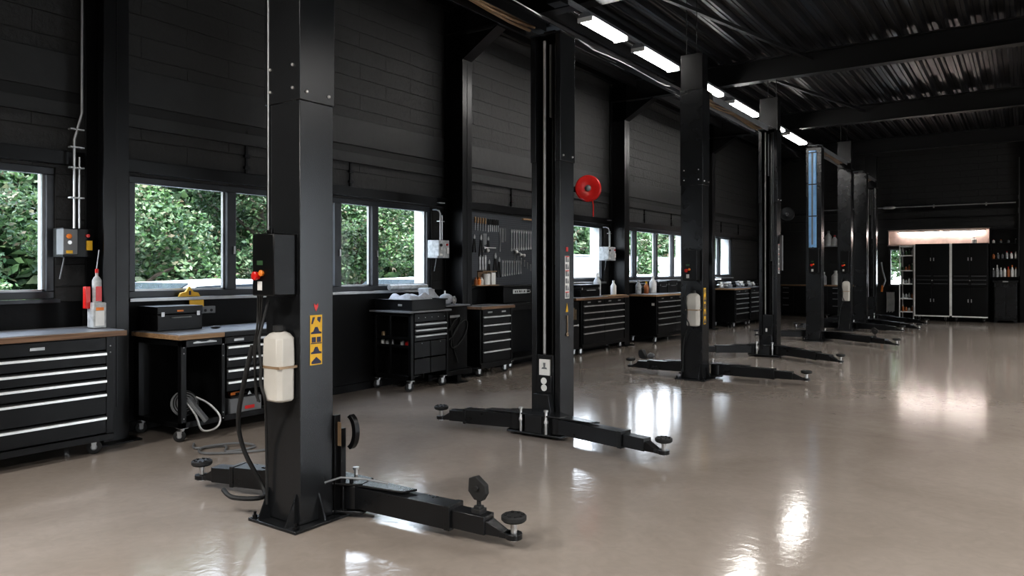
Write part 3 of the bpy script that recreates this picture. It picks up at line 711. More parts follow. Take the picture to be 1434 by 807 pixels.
def carcass(root, x0, x1, y0, y1, z0, z1, t=.02, openfront=None, openend=None):
    """shell cabinet: floor, top, back, sides"""
    b = MB().box(x0, x1, y0, y1, z0, z0+t).box(x0, x1, y0, y1, z1-t, z1).box(x0, x0+t, y0, y1, z0+t, z1-t)
    b.box(x0+t, x1, y0, y0+t, z0+t, z1-t).box(x0+t, x1, y1-t, y1, z0+t, z1-t)
    return b.build('cabinet_body', M['black'], root, .003)

def bolts(root, pts, r=.006, axis=(1, 0, 0), mat='zinc'):
    for p in pts: MB().lathe([(r, 0), (r, .003), (r*.5, .005)], p, axis, 8).build('screw', M[mat], root)

# ---- workbench one
wb = thing('workbench', 'black rolling workbench with five long silver drawer handles at the left edge of the photo', 'workbench', (-6.26, 2.1, 0))
carcass(wb, -6.58, -5.98, .9, 3.0, .13, .925)
MB().box(-6.60, -5.925, .84, 3.085, .927, .970).build('worktop', M['wood'], wb, .004)
MB().box(-6.585, -5.94, .86, 3.07, .970, .976).build('worktop_sheet', M['top'], wb)
zs = [(.822, .918, 'small'), (.712, .814, True), (.606, .704, True), (.498, .598, True), (.315, .490, True), (.165, .307, True)]
for z0, z1, f in zs: drawer(wb, -5.965, .95, 2.94, z0, z1, f)
MB().box(-5.985, -5.962, .9, 3.0, .105, .155).build('bottom_rail', M['black'], wb, .003)
MB().box(-5.985, -5.972, 2.945, 3.0, .155, .925).build('corner_post', M['black'], wb, .002)
bolts(wb, [(-5.972, 2.975, .85), (-5.972, 2.975, .8), (-5.972, 2.86, .14), (-5.965, 2.42, .87)])
for x in (-6.5, -6.03):
    for y in (1.0, 2.9): caster(wb, x, y, .055, .5 if x > -6.2 else .1)

# ---- workbench two
w2 = thing('workbench', 'black rolling workbench with open bay and short drawers, left of the nearest lift post', 'workbench', (-6.15, 4.25, 0))
x0, x1, y0, y1 = -6.52, -5.80, 3.47, 5.02
f = MB()
for x in (x0, x1-.05):
    for y in (y0, y1-.05, ): f.box(x, x+.05, y, y+.05, .12, .86)
f.box(x1-.05, x1, 3.85, 3.885, .12, .86)
f.box(x0, x1, y0, y0+.02, .81, .86).box(x0, x1, y0, y0+.02, .12, .16).box(x1-.02, x1, y0, y1, .80, .86).box(x1-.02, x1, y0, y1, .12, .17).box(x0, x0+.02, y0, y1, .12, .86)
f.build('frame', M['black'], w2, .003)
MB().box(x0+.02, x1-.02, y0+.02, y1-.02, .13, .15).build('bottom_shelf', M['black'], w2)
MB().box(x0-.02, x1+.02, y0-.03, 3.87, .865, .905).build('worktop', M['woodlight'], w2, .003)
MB().box(x0-.02, x1+.015, 3.87, y1+.02, .865, .905).build('worktop_edge', M['black'], w2, .003)
MB().box(x0, x1+.005, y0-.02, y1, .905, .911).build('worktop_sheet', M['top'], w2)
for yd in (3.885, 4.38): MB().box(x0+.02, x1-.03, yd, yd+.015, .17, .8).build('divider', M['black'], w2)
for i, (z0, z1) in enumerate([(.69, .79), (.585, .685), (.48, .58), (.375, .475)]): drawer(w2, x1+.002, 3.90, 4.38, z0, z1)
drawer(w2, x1+.002, 3.90, 4.38, .80, .86, 'small')
for z0, z1 in [(.69, .79), (.585, .685), (.48, .58), (.375, .475)]: drawer(w2, x1+.002, 4.40, 4.95, z0, z1)
for y in (4.13,):
    for z in (.65, .55, .34): MB().prism([(y-.02, z-.015), (y+.02, z-.015), (y, z+.018)], 'x', x1+.003, x1+.006).build('warning_triangle', M['zinc'], w2)
MB().box(x1, x1+.004, 3.58, 3.80, .828, .838).prism([(3.58, .838), (3.62, .846), (3.66, .838)], 'x', x1, x1+.004).prism([(3.7, .838), (3.74, .848), (3.8, .838)], 'x', x1, x1+.004).build('name_badge', M['zinc'], w2)
bolts(w2, [(x1, 3.495, z) for z in (.8, .75, .2)]+[(x1, 3.865, z) for z in (.8, .7, .2, .15)])
for x in (x0+.05, x1-.05):
    for y in (y0+.04, y1-.06): caster(w2, x, y, .05, .6 if x > -6.2 else .2, .12)
# red-labelled battery in its drawer bay
t = thing('battery_case', 'grey case with red label standing low in the bay of the second workbench', 'case', (-5.9, 4.10, .15))
MB().box(-5.99, -5.82, 3.95, 4.28, .15, .30).build('case_body', M['midgrey'], t, .01)
MB().box(-5.982, -5.83, 3.96, 4.27, .30, .32).box(-5.93, -5.88, 4.05, 4.18, .32, .335).build('lid', M['black'], t, .005)
MB().box(-5.82, -5.817, 4.10, 4.2, .19, .22).build('red_label', M['red'], t)
MB().box(-5.93, -5.89, 4.0, 4.12, .32, .345).build('orange_plug', M['orange'], t)
# work lamp hanging over the shelf edge
t = thing('work_lamp', 'round grey work lamp with tubular stand lying on the lower shelf of the second workbench', 'lamp', (-5.95, 3.6, .15))
MB().lathe([(.04, 0), (.10, .02), (.115, .06), (.10, .09), (.05, .1)], (-6.02, 3.62, .28), (.9, -.3, .3), 24).build('lamp_head', M['midgrey'], t)
g = MB()
for j in range(5): g.ring(Vector((-6.02, 3.62, .28))+Vector((.9, -.3, .3)).normalized()*.1, .02+.02*j, .004, (.9, -.3, .3))
g.build('grille', M['steel'], t)
MB().bar((-5.86, 3.57, .36), (-5.76, 3.68, .16), .10, .03).build('bracket', M['midgrey'], t, .006)
MB().loft(smooth([(-5.83, 3.54, .33), (-5.76, 3.58, .22), (-5.73, 3.60, .12), (-5.72, 3.64, .085), (-5.71, 3.72, .09), (-5.71, 3.77, .13), (-5.73, 3.78, .2), (-5.80, 3.72, .30), (-5.86, 3.64, .36)]), .010, 8).build('tubular_stand', M['zinc'], t)

def toolcase(x0, x1, y0, y1, z0, z1, label, cat='toolbox', handle=True, grp=None, mat='black', name='tool_case'):
    t = thing(name, label, cat, ((x0+x1)/2, (y0+y1)/2, z0), grp)
    zm = z0+(z1-z0)*.68
    MB().box(x0, x1, y0, y1, z0, zm-.002).build('case_body', M[mat], t, .006)
    MB().box(x0-.004, x1+.004, y0-.004, y1+.004, zm, z1).build('lid', M[mat], t, .006)
    if handle:
        ym = (y0+y1)/2; w = (y1-y0)*.2
        MB().loft([(x1+.004, ym-w, zm-.03), (x1+.03, ym-w, zm-.03), (x1+.03, ym+w, zm-.03), (x1+.004, ym+w, zm-.03)], .006, 6).build('handle', M['zinc'], t)
    for yl in (y0+.03, y1-.06): MB().box(x1+.004, x1+.010, yl, yl+.03, zm-.02, zm+.02).build('latch', M['zinc'], t)
    return t
t = toolcase(-6.56, -6.25, 3.52, 3.95, .912, 1.13, 'black bench-top case with small orange mark on the left end of the second workbench')
MB().box(-6.246, -6.243, 3.7, 3.76, 1.08, 1.095).build('orange_mark', M['orange'], t)
t = thing('socket_block', 'grey socket block with yellow label fixed under the window beside the black bench-top case', 'socket', (-6.6, 4.2, 1.0))
MB().box(-6.624, -6.58, 4.02, 4.30, 1.03, 1.10).build('block', M['midgrey'], t, .004)
for j in range(4): MB().lathe([(.014, 0), (.014, .004), (.008, .005)], (-6.58, 4.06+.065*j, 1.06), (1, 0, 0), 12).build('socket', M['steel'], t)
MB().box(-6.58, -6.575, 4.02, 4.17, 1.10, 1.165).build('yellow_label', M['yellow'], t)
t = thing('warning_sign', 'small yellow warning triangle standing on the sill of the large window', 'sign', (-6.62, 4.02, 1.2))
MB().prism([(3.93, 1.20), (4.15, 1.20), (4.13, 1.235), (4.08, 1.245), (4.04, 1.30), (4.0, 1.245), (3.95, 1.235)], 'x', -6.63, -6.60).build('sign_body', M['yellow'], t, .002)
MB().box(-6.60, -6.597, 4.03, 4.05, 1.215, 1.255).build('mark', M['navy'], t)
one('computer_mouse', MB().ball((-6.15, 4.02, .925), .03, (1, 1.7, .45)), M['tyre'], 'small black puck-like pad on the second workbench beside the black case', 'mouse')

# hose lying on the floor under the first post
one('floor_hose', MB().loft(smooth([(-5.66, 3.50, .012), (-5.5, 3.42, .012), (-5.38, 3.60, .012), (-5.2, 3.50, .012), (-5.15, 3.72, .014), (-5.3, 3.68, .03), (-5.45, 3.46, .02), (-5.3, 3.36, .012), (-5.05, 3.60, .012), (-4.9, 3.95, .012)]), .010, 8), M['midgrey'], 'thin dark hose tangled on the floor between second workbench and first lift post', 'hose')
(lambda mb: mb.build('drooping_hose', M['tyre'], p1))(MB().loft(smooth([(-3.62, 2.60, 1.02), (-3.70, 2.60, .8), (-3.84, 2.66, .55), (-3.86, 2.72, .35), (-3.80, 2.80, .14), (-3.72, 2.74, .10), (-3.80, 2.60, .12), (-3.90, 2.60, .15)]), .014, 8))

# ---- hanging bottle beside workbench one
t = thing('spray_bottle_holder', 'white and red bottle hung over a grey pouch at the end of the first workbench', 'bottle holder', (-6.26, 3.0, .977))
MB().lathe([(.03, 0), (.035, .01), (.035, .2), (.022, .225), (.012, .235), (.012, .26)], (-6.24, 3.00, 1.17), n=18).build('bottle', M['grey'], t)
MB().lathe([(.014, 0), (.014, .03), (.008, .035)], (-6.24, 3.0, 1.43), n=12).build('red_cap', M['red'], t)
MB().box(-6.205, -6.20, 2.975, 3.02, 1.2, 1.32).build('red_label', M['red'], t)
MB().box(-6.29, -6.18, 2.945, 3.05, .98, 1.19).build('pouch', M['grey'], t, .01)
MB().box(-6.18, -6.177, 2.96, 3.03, 1.0, 1.12).build('white_label', M['white'], t)
MB().box(-6.18, -6.176, 2.965, 3.025, 1.125, 1.15).build('orange_label', M['orange'], t)
MB().bar((-6.26, 2.93, 1.14), (-6.26, 2.93, 1.32), .04, .05).build('red_tool', M['red'], t, .004)
MB().cyl((-6.245, 3.0, 1.46), (-6.245, 3.02, 1.62), .004).build('hook', M['zinc'], t)

# ---- electrical boxes with conduits
def ebox(label, y0, y1, z0, z1, bend, x=-6.44, white=False):
    t = thing('electrical_box', label, 'electrical box', (x, (y0+y1)/2, z0), 'switch boxes with conduits beside the columns')
    bo = MB().box(x-.18, x, y0, y1, z0, z1).build('box_body', M['black'] if not white else M['grey'], t, .006)
    ym = (y0+y1)/2
    MB().box(x-.10, x+.03, y0-.01, ym-.02, z0+.02, z1-.01).build('switch_cover', M['grey'] if white else M['midgrey'], bo, .005)
    MB().lathe([(.02, 0), (.02, .015), (.012, .02)], (x+.03, y0+.03, z1-.07), (1, 0, 0), 12).build('switch', M['orange'] if not white else M['tyre'], bo)
    MB().lathe([(.015, 0), (.015, .015)], (x, y1-.05, z1-.06), (1, 0, 0), 12).build('red_lamp', M['red'], bo)
    MB().lathe([(.016, 0), (.016, .01)], (x+.03, y0+.035, (z0+z1)/2), (1, 0, 0), 12).build('dial', M['chrome'], bo)
    MB().box(x, x+.012, y1-.06, y1-.015, z0+.06, z0+.14).build('plug', M['yellow'] if not white else M['white'], bo); MB().box(x+.03, x+.034, y0+.01, y0+.06, z0+.03, z0+.055).build('name_plate', M['yellow'] if not white else M['white'], bo)
    zt = bend
    a = MB().loft([(x-.05, ym-.01, z1), (x-.05, ym-.01, zt), (x-.05, ym-.01, zt+.12), (x-.05, ym+.05, zt+.35), (x-.05, ym+.05, 5.0)] if zt > 2.3 else [(x-.05, ym-.01, z1), (x-.05, ym-.01, zt), (x-.07, ym-.01, zt+.04), (x-.12, ym-.01, zt+.06), (WX+.02, ym-.01, zt+.06)], .011, 8)
    a.loft([(x-.05, ym+.03, z1), (x-.05, ym+.03, zt-.02)], .009, 8)
    a.build('conduit', M['zinc'], t)
    for z in (z1+.25, z1+.5)+((zt+.05, zt+.2) if zt > 2.3 else ()):
        if z < zt+.25: MB().box(x-.075, x-.025, ym-.05, ym+.06, z, z+.012).build('conduit_clip', M['zinc'], t)
    MB().loft([(x-.05, y0+.03, z0), (x-.05, y0+.02, z0-.06), (x-.06, y0, z0-.18)], .006, 6).build('cable', M['midgrey'], t)
ebox('black switch box with orange switch and tall conduits beside the nearest column', 2.83, 3.07, 1.56, 1.80, 2.42)
ebox('grey switch box with short conduit on the second column, right of the large window', 7.50, 7.74, 1.62, 1.86, 2.22, white=True)
ebox('pale grey switch box with conduit left of the third column', 12.38, 12.72, 1.64, 1.90, 2.42-.2, white=True)
ebox('small switch box by the fourth column, half hidden behind lift posts', 17.2, 17.5, 1.6, 1.9, 2.2, white=True)

# ---- tray trolley (third bench)
tr = thing('tool_trolley', 'black rolling trolley with shelved end and a cloth-filled tray on top', 'tool trolley', (-6.28, 6.83, 0))
x0, x1, y0, y1 = -6.62, -5.97, 6.47, 7.17
f = MB()
for x in (x0+.03, x1-.045):
    for y in (y0, y1-.045): f.box(x, x+.045, y, y+.045, .14, .94)
f.box(x0+.03, x1, y0, y0+.012, .14, .19).box(x0+.03, x1, y0, y0+.03, .9, .94).box(x0+.03, x0+.045, y0, y1, .14, .94).box(x0+.04, x1, y1-.012, y1, .14, .94)
f.box(-6.33, -6.30, y0, y0+.02, .19, .9).box(x0+.03, x1-.01, 6.70, 6.715, .15, .93)
f.build('frame', M['black'], tr, .003)
for z in (.17, .52, .62): MB().box(x0+.04, x1-.04, y0+.01, 6.70, z, z+.012).box(x0+.04, x1-.04, y0+.005, y0+.012, z+.012, z+.035).build('shelf', M['black'], tr)
MB().box(x0, x1+.03, y0-.05, y1+.02, .942, .965).build('worktop', M['midgrey'], tr, .003)
for z0, z1 in [(.83, .93), (.76, .822), (.69, .752), (.60, .682)]: drawer(tr, x1+.003, 6.53, 7.11, z0, z1, True if z0 < .8 else None, hm='zinc')
for (a, c, z0, z1) in [(6.53, 6.815, .40, .592), (6.825, 7.11, .40, .592), (6.53, 6.815, .20, .385), (6.825, 7.11, .20, .385)]:
    MB().box(x1-.02, x1+.003, a, c, z0, z1).build('door', M['black'], tr, .006)
bolts(tr, [(x1+.003, 6.6+.12*j, .88) for j in range(5)]+[(x1+.003, 6.66, .57), (x1+.003, 7.0, .57)])
for x in (x0+.07, x1-.05):
    for y in (y0+.05, y1-.05): caster(tr, x, y, .055, .4)
ty = thing('parts_tray', 'wide black tray heaped with grey cloth on top of the rolling trolley', 'tray', (-6.28, 6.8, .966))
MB().box(-6.60, -5.98, 6.50, 7.12, .966, .975).box(-6.60, -6.59, 6.50, 7.12, .975, 1.10).box(-5.99, -5.98, 6.50, 7.12, .975, 1.10).box(-6.59, -5.99, 6.50, 6.51, .975, 1.10).box(-6.59, -5.99, 7.11, 7.12, .975, 1.10).box(-6.62, -5.96, 6.48, 6.50, 1.085, 1.10).box(-5.98, -5.96, 6.48, 7.14, 1.085, 1.10).build('tray_body', M['black'], ty, .003)
MB().box(-6.2, -6.14, 6.49, 6.50, 1.02, 1.045).build('latch', M['zinc'], ty)
def heap(name, x0, x1, y0, y1, zb, h, label, cat, mat, seed, seg=26):
    r = random.Random(seed); ph = [r.uniform(0, 6.28) for _ in range(8)]
    vs = []; fs = []
    for i in range(seg+1):
        for j in range(seg+1):
            u, v = i/seg, j/seg
            e = min(1, 5*min(u, 1-u))*min(1, 5*min(v, 1-v))
            z = h*e*(.72+.12*math.sin(7*u+ph[0])*math.cos(5*v+ph[1])+.09*math.sin(15*u+9*v+ph[2])+.07*math.sin(21*v-11*u+ph[3]))
            vs.append((x0+(x1-x0)*u, y0+(y1-y0)*v, zb+max(0.004, z)))
    n = seg+1
    for i in range(seg):
        for j in range(seg): fs.append((i*n+j, (i+1)*n+j, (i+1)*n+j+1, i*n+j+1))
    k_ = len(vs); vs += [(x0, y0, zb), (x1, y0, zb), (x1, y1, zb), (x0, y1, zb)]; fs.append((k_, k_+3, k_+2, k_+1))
    return one(name, MB().add(vs, fs), mat, label, cat)
heap('cloth_heap', -6.575, -6.01, 6.53, 7.09, 1.02, .17, 'crumpled pale grey cloth lying in the black tray', 'cloth', M['cloth'], 3)
one('folded_cloth', MB().prism([(6.98, 1.10), (7.2, 1.10), (7.13, 1.14), (7.02, 1.235), (6.95, 1.225)], 'x', -6.3, -6.12), M['cloth'], 'grey cloth folded up to a peak at the right end of the tray', 'cloth', bevel=.012)
one('rolled_mat', MB().cyl((-6.60, 6.75, 1.235), (-6.60, 7.45, 1.235), .035), M['grey'], 'light grey rolled mat lying along the window sill behind the tray', 'mat')
t = thing('wrapped_part', 'round machine part wrapped in grey foil beside the trolley tray', 'machine part', (-6.15, 7.32, 1.0))
MB().ball((-6.15, 7.33, 1.080), .085, (1.1, 1.2, .85)).build('wrapping', M['cloth'], t)
MB().lathe([(.055, 0), (.055, .02), (.03, .02), (.03, .035)], (-6.07, 7.38, 1.065), (.8, .4, 0), 18).build('flange', M['chrome'], t)
MB().cyl((-6.17, 7.33, 1.13), (-6.17, 7.33, 1.19), .012).build('spout', M['chrome'], t)
for (x, y, z, m, lb) in [(-6.5, 6.51, .635, 'brown', 'small brown box'), (-6.55, 6.55, .533, 'white', 'white jar'), (-6.47, 6.55, .533, 'grey', 'grey jar'), (-6.40, 6.55, .533, 'white', 'white pot'), (-6.22, 6.55, .533, 'grey', 'low grey jar'), (-6.14, 6.55, .533, 'red', 'low red jar'), (-6.08, 6.54, .635, 'grey', 'tall grey can')]:
    h = .12 if 'tall' in lb else .05
    one('storage_jar', MB().lathe([(.022, 0), (.026, .004), (.026, h), (.022, h+.004), (.022, h+.014)], (x, y+.04, z), n=14), M[m], lb+' on an end shelf of the rolling trolley', 'jar', 'jars on the trolley shelves')
# ---- dark stand between trolley and cabinet
st = thing('tool_stand', 'narrow black stand with hose loops between trolley and drawer cabinet', 'tool stand', (-6.3, 7.43, 0))
MB().box(-6.6, -6.08, 7.22, 7.68, .16, .985).build('stand_body', M['black'], st, .006)
MB().box(-6.6, -6.04, 7.20, 7.70, .985, 1.005).build('stand_top', M['midgrey'], st, .003)
MB().box(-6.6, -6.02, 7.2, 7.7, .10, .16).box(-6.2, -6.0, 7.38, 7.46, 0, .10).box(-6.6, -6.5, 7.38, 7.46, 0, .10).box(-6.3, -5.95, 7.3, 7.54, 0, .014).build('foot', M['black'], st, .003)
g = MB().ring((-6.07, 7.5, .62), .16, .010, (1, 0, 0), sc=(1.4, .6)).ring((-6.065, 7.38, .70), .12, .008, (1, 0, 0), sc=(1.6, .5)).loft([(-6.07, 7.3, .9), (-6.06, 7.34, .6), (-6.07, 7.40, .4), (-6.06, 7.46, .25)], .009, 6)
g.build('hose_loop', M['tyre'], st)
MB().box(-6.07, -6.06, 7.3, 7.5, .84, .87).build('bracket', M['zinc'], st)

# ---- generic drawer chest
def chest(label, x0, x1, y0, y1, ztop, cols, rows, wood='wood', z0=.13, end='black', grp=None, edge=True, topmat='top', hm='handle', over=(.03, .05)):
    t = thing('tool_cabinet', label, 'tool cabinet', ((x0+x1)/2, (y0+y1)/2, 0), grp)
    MB().box(x0, x1-.02, y0, y1, z0, ztop-.045).build('cabinet_body', M['black'], t, .004)
    MB().box(x0-.0, x1+.03, y0-over[0], y1+over[1], ztop-.043, ztop-.005).build('worktop', M[wood], t, .003)
    MB().box(x0+.01, x1+.02, y0-over[0]+.01, y1+over[1]-.01, ztop-.005, ztop).build('worktop_sheet', M[topmat], t)
    m = .035; w = (y1-y0-2*m)/cols
    for c in range(cols):
        a = y0+m+w*c+.004; d = y0+m+w*(c+1)-.004
        drawer(t, x1, a, d, ztop-.125, ztop-.05, 'small')
        zz = ztop-.13; H = zz-z0-.05; tot = sum(rows)
        for r in rows:
            h = H*r/tot; drawer(t, x1, a, d, zz-h+.008, zz, True, hm=hm); zz -= h
    MB().box(x1-.02, x1+.001, y0, y1, z0-.02, z0+.045).build('bottom_rail', M['black'], t, .003)
    for x in (x0+.07, x1-.06):
        for y in (y0+.06, y1-.06): caster(t, x, y, .05, .5, z0)
    return t
chest('black five-drawer rolling cabinet with wooden top standing beside the pegboard wall', -6.50, -6.06, 7.96, 8.68, .96, 1, [1, 1, 1, 1.2, 1.5])
c5 = chest('black rolling cabinet with two columns of silver-handled drawers right of the second lift post', -6.6, -6.19, 10.98, 12.60, .985, 2, [1, 1, 1, 1, 1.7], over=(.26, .12))
t = thing('side_cabinet', 'slim black side cabinet with a handle between the second lift post and the two-column cabinet', 'cabinet', (-6.3, 10.78, 0))
MB().box(-6.6, -6.22, 10.5, 10.92, .12, .92).build('cabinet_body', M['black'], t, .004)
MB().bar((-6.21, 10.62, .52), (-6.21, 10.88, .52), .03, .02).box(-6.22, -6.20, 10.62, 10.64, .5, .54).box(-6.22, -6.20, 10.86, 10.88, .5, .54).build('handle', M['chrome'], t, .004)
for y in (10.56, 10.86): caster(t, -6.28, y, .05, .5, .12); caster(t, -6.54, y, .05, .5, .12)
g = MB()
for j in range(3): g.cyl((-6.215, 10.68+.06*j, .62), (-6.215, 10.68+.06*j, .85-.03*j), .008)
g.build('hanging_tool', M['brown'], t)
c6 = chest('black rolling bench with open ends and two drawer columns, left of the third lift post', -6.60, -5.98, 13.62, 15.5, .975, 2, [1, 1, 1, 1.1, 1.8], wood='woodlight', hm='zinc', over=(.12, .05))
MB().box(-6.1, -6.04, 13.615, 13.62, .75, .8).build('tag', M['white'], c6)
c7 = chest('black bench with drawers between the third and fourth lift posts, cluttered top', -6.60, -6.0, 18.5, 19.6, 1.0, 1, [1, 1, 1, 1, 1.5], wood='woodlight', hm='zinc', over=(.12, .05))
c8 = chest('black drawer bench behind the fourth lift post, furthest along the window wall', -6.60, -6.0, 19.75, 22.0, 1.0, 2, [1, 1, 1, 1, 1.5], wood='black', hm='zinc')

# ---- long bench under the pegboard
pb = thing('workbench', 'long black bench under the pegboard, in shadow behind the five-drawer cabinet', 'workbench', (-6.4, 9.7, 0))
f = MB()
for x in (-6.6, -6.24):
    for y in (8.86, 10.36): f.box(x, x+.045, y, y+.045, .12, .93)
f.box(-6.6, -6.2, 8.86, 10.405, .12, .15).box(-6.6, -6.58, 8.86, 10.405, .15, .93).box(-6.22, -6.20, 8.86, 10.405, .86, .93)
f.build('frame', M['black'], pb, .003)
MB().box(-6.62, -6.17, 8.8, 10.44, .93, .965).build('worktop', M['black'], pb, .003)
for x in (-6.55, -6.25):
    for y in (8.93, 10.3): caster(pb, x, y, .05, .4, .12)
t = thing('long_toolbox', 'long low black chest with a white plate standing under the pegboard', 'toolbox', (-6.45, 9.4, .966))
MB().box(-6.61, -6.30, 8.82, 10.3, .966, 1.20).build('chest_body', M['black'], t, .006)
MB().box(-6.615, -6.28, 8.80, 10.32, 1.202, 1.222).build('lid', M['black'], t, .004)
MB().box(-6.30, -6.285, 9.05, 9.42, 1.10, 1.165).build('white_plate', M['grey'], t, .004)
g = MB()
for j, s in enumerate((.03, .02, .035, .02, .03)): g.box(-6.285, -6.283, 9.09+.06*j, 9.09+.06*j+s, 1.12, 1.145)
g.build('plate_marking', M['tyre'], t)
MB().loft([(-6.29, 9.42, 1.15), (-6.27, 9.47, 1.15), (-6.27, 9.49, 1.13), (-6.27, 9.47, 1.11), (-6.29, 9.42, 1.11)], .006, 6).build('plate_hook', M['zinc'], t)

# ---- pegboard and hand tools
one('pegboard', MB().box(-6.624, -6.606, 8.30, 10.55, 1.222, 2.30), M['pegboard'], 'black perforated pegboard with rows of hanging tools', 'pegboard')
PX = -6.6055
def wrench_mb(L, w=.03):
    pts = []; z = -L
    g = MB().box(0, .008, -w*.22, w*.22, -L+.01, -.02)
    g.prism([(-w*.55, -.012), (-w*.3, -.035), (w*.3, -.035), (w*.55, -.012), (w*.5, .008), (w*.22, .010), (w*.2, -.010), (-w*.2, -.010), (-w*.22, .010), (-w*.5, .008)], 'x', 0, .01)
    g.ring((.005, 0, -L), w*.42, w*.16, (1, 0, 0), 16, 6)
    return g
def screwdriver_mb(L):
    return MB().lathe([(.004, -L), (.004, -.09)], (0.012, 0, 0), n=8, mat=0).lathe([(.008, -.092), (.013, -.08), (.013, -.02), (.008, -.004), (.004, 0)], (0.012, 0, 0), n=10, mat=1)
def plier_mb(L):
    g = MB().bar((.01, -.006, -.05), (.01, -.03, -L), .014, .012, 1).bar((.01, .006, -.05), (.01, .03, -L), .014, .012, 1)
    g.prism([(-.014, -.06), (.014, -.06), (.018, -.035), (.004, .0), (-.004, .0), (-.018, -.035)], 'x', .004, .016, 0); return g
def place(proto, y, z, label, cat, group, sz=1, rx=0):
    o = proto.copy(); COL.objects.link(o); o.location = (PX, y, z); o.scale = (1, sz, sz); o.rotation_euler.x = rx
    setp(o, label, cat, group); return o
def proto(name, mb, mats):
    me = mb.build(name, mats, None, 0); # origin moved to hanging point
    off = me.location.copy()
    for v in me.data.vertices: v.co += off
    return me
ordn = ['leftmost', 'second', 'third', 'fourth', 'fifth', 'sixth', 'seventh', 'eighth', 'ninth', 'tenth', 'eleventh', 'twelfth']
wr = proto('wrench', wrench_mb(.24), M['handle']); first = True
for j in range(11):
    z = 2.085; y = 9.46+j*.068; lb = 'long steel combination wrench, %s in the upper row of wrenches on the pegboard' % ordn[j]
    if first: o = wr; o.location = (PX, y, z); o.scale = (1, 1.15, 1.3); setp(o, lb, 'wrench', 'upper row wrenches'); first = False
    else: o = place(wr, y, z, lb, 'wrench', 'upper row wrenches', 1.3-j*.02)
for j in range(9): place(wr, 9.22+j*.062, 1.60, 'short steel combination wrench, %s in the lower row of wrenches on the pegboard' % ordn[j], 'wrench', 'lower row wrenches', .95-j*.02)
for j in range(7): place(wr, 9.55+j*.09, 1.72-j*.035, 'small wrench hung on the sloping row, %s from the left' % ordn[j].replace('leftmost', 'first'), 'wrench', 'sloping row wrenches', .4)
sd = proto('screwdriver', screwdriver_mb(.2), [M['zinc'], M['woodlight']])
for j in range(5):
    lb = 'orange-handled screwdriver, %s in the top left rack of the pegboard' % ordn[j]
    if j == 0: sd.location = (PX, 8.52, 2.24); setp(sd, lb, 'screwdriver', 'top left screwdrivers')
    else: place(sd, 8.52+j*.062, 2.235, lb, 'screwdriver', 'top left screwdrivers')
sd2 = proto('screwdriver', screwdriver_mb(.2), [M['chrome'], M['tyre']])
for j in range(6):
    lb = 'black-handled screwdriver, %s in the rack right of the orange ones' % ordn[j].replace('leftmost', 'first')
    if j == 0: sd2.location = (PX, 8.84, 2.225); setp(sd2, lb, 'screwdriver', 'dark screwdrivers')
    else: place(sd2, 8.84+j*.05, 2.225, lb, 'screwdriver', 'dark screwdrivers', .95)
pl = proto('pliers', plier_mb(.24), [M['zinc'], M['tyre']])
for j, (y, z, s, lb) in enumerate([(8.5, 1.98, 1.1, 'black pliers leftmost in the second row of the pegboard'), (8.66, 1.98, 1.35, 'large black pliers second in the second row of the pegboard'), (8.84, 1.96, 1.0, 'black pliers third in the second row of the pegboard'), (8.86, 1.62, 1.2, 'black pliers left of the white box on the pegboard foot'), (9.02, 1.72, 1.5, 'tall black pliers in the middle of the lower pegboard'), (9.12, 1.66, 1.3, 'black pliers just left of the lower wrench row')]):
    if j == 0: pl.location = (PX, y, z); pl.scale = (1, s, s); setp(pl, lb, 'pliers', 'pliers on the pegboard')
    else: place(pl, y, z, lb, 'pliers', 'pliers on the pegboard', s)
def hook(y, z, w, h, lb):
    one('bent_bar', MB().loft([(PX+.01, y-w/2, z-h), (PX+.01, y-w/2, z), (PX+.01, y-w*.1, z), (PX+.01, y-w*.1, z-h*.6), (PX+.01, y+w*.15, z-h*.6), (PX+.01, y+w*.15, z), (PX+.01, y+w/2, z), (PX+.01, y+w/2, z-h*.55)], .007, 6), M['zinc'], lb, 'bar')
hook(9.21, 2.10, .14, .36, 'pale bent steel bar hung between screwdrivers and long wrenches')
hook(8.755, 2.0, .07, .28, 'dull bent steel bar hung under the orange screwdrivers')
one('ratchet_set', MB().cyl((PX+.03, 8.72, 1.79), (PX+.03, 9.0, 1.79), .010).lathe([(.02, 0), (.02, .03)], (PX+.01, 8.72, 1.79), (1, 0, 0)).ball((PX+.04, 8.78, 1.75), .035), M['chrome'], 'steel ratchet bar with round head on the left of the pegboard', 'ratchet')
one('ratchet_row', MB().ball((PX+.035, 9.55, 1.74), .03).ball((PX+.035, 9.66, 1.70), .026).ball((PX+.035, 9.76, 1.69), .028).cyl((PX+.035, 9.5, 1.77), (PX+.035, 9.76, 1.69), .010), M['chrome'], 'row of round ratchet heads hung below the long wrenches', 'ratchet')
for j, y in enumerate((8.62, 8.69, 8.755)): one('steel_ruler', MB().box(PX, PX+.012, y, y+.035, 1.46, 1.68), M['grey'], 'upright pale steel ruler, %s of three on the pegboard' % ordn[j].replace('leftmost', 'first'), 'ruler', 'steel rulers')
t = thing('paper_holder', 'white roll holder on the lower left of the pegboard', 'holder', (-6.53, 8.74, 1.24))
MB().box(-6.605, -6.50, 8.58, 8.93, 1.43, 1.445).box(-6.605, -6.59, 8.58, 8.93, 1.24, 1.43).box(-6.605, -6.46, 8.38, 8.93, 1.225, 1.24).build('holder_frame', M['brown'], t)
MB().lathe([(.06, 0), (.06, .16)], (-6.53, 8.70, 1.241), n=20).box(-6.58, -6.50, 8.80, 8.90, 1.241, 1.42).build('paper_roll', M['white'], t, .004)
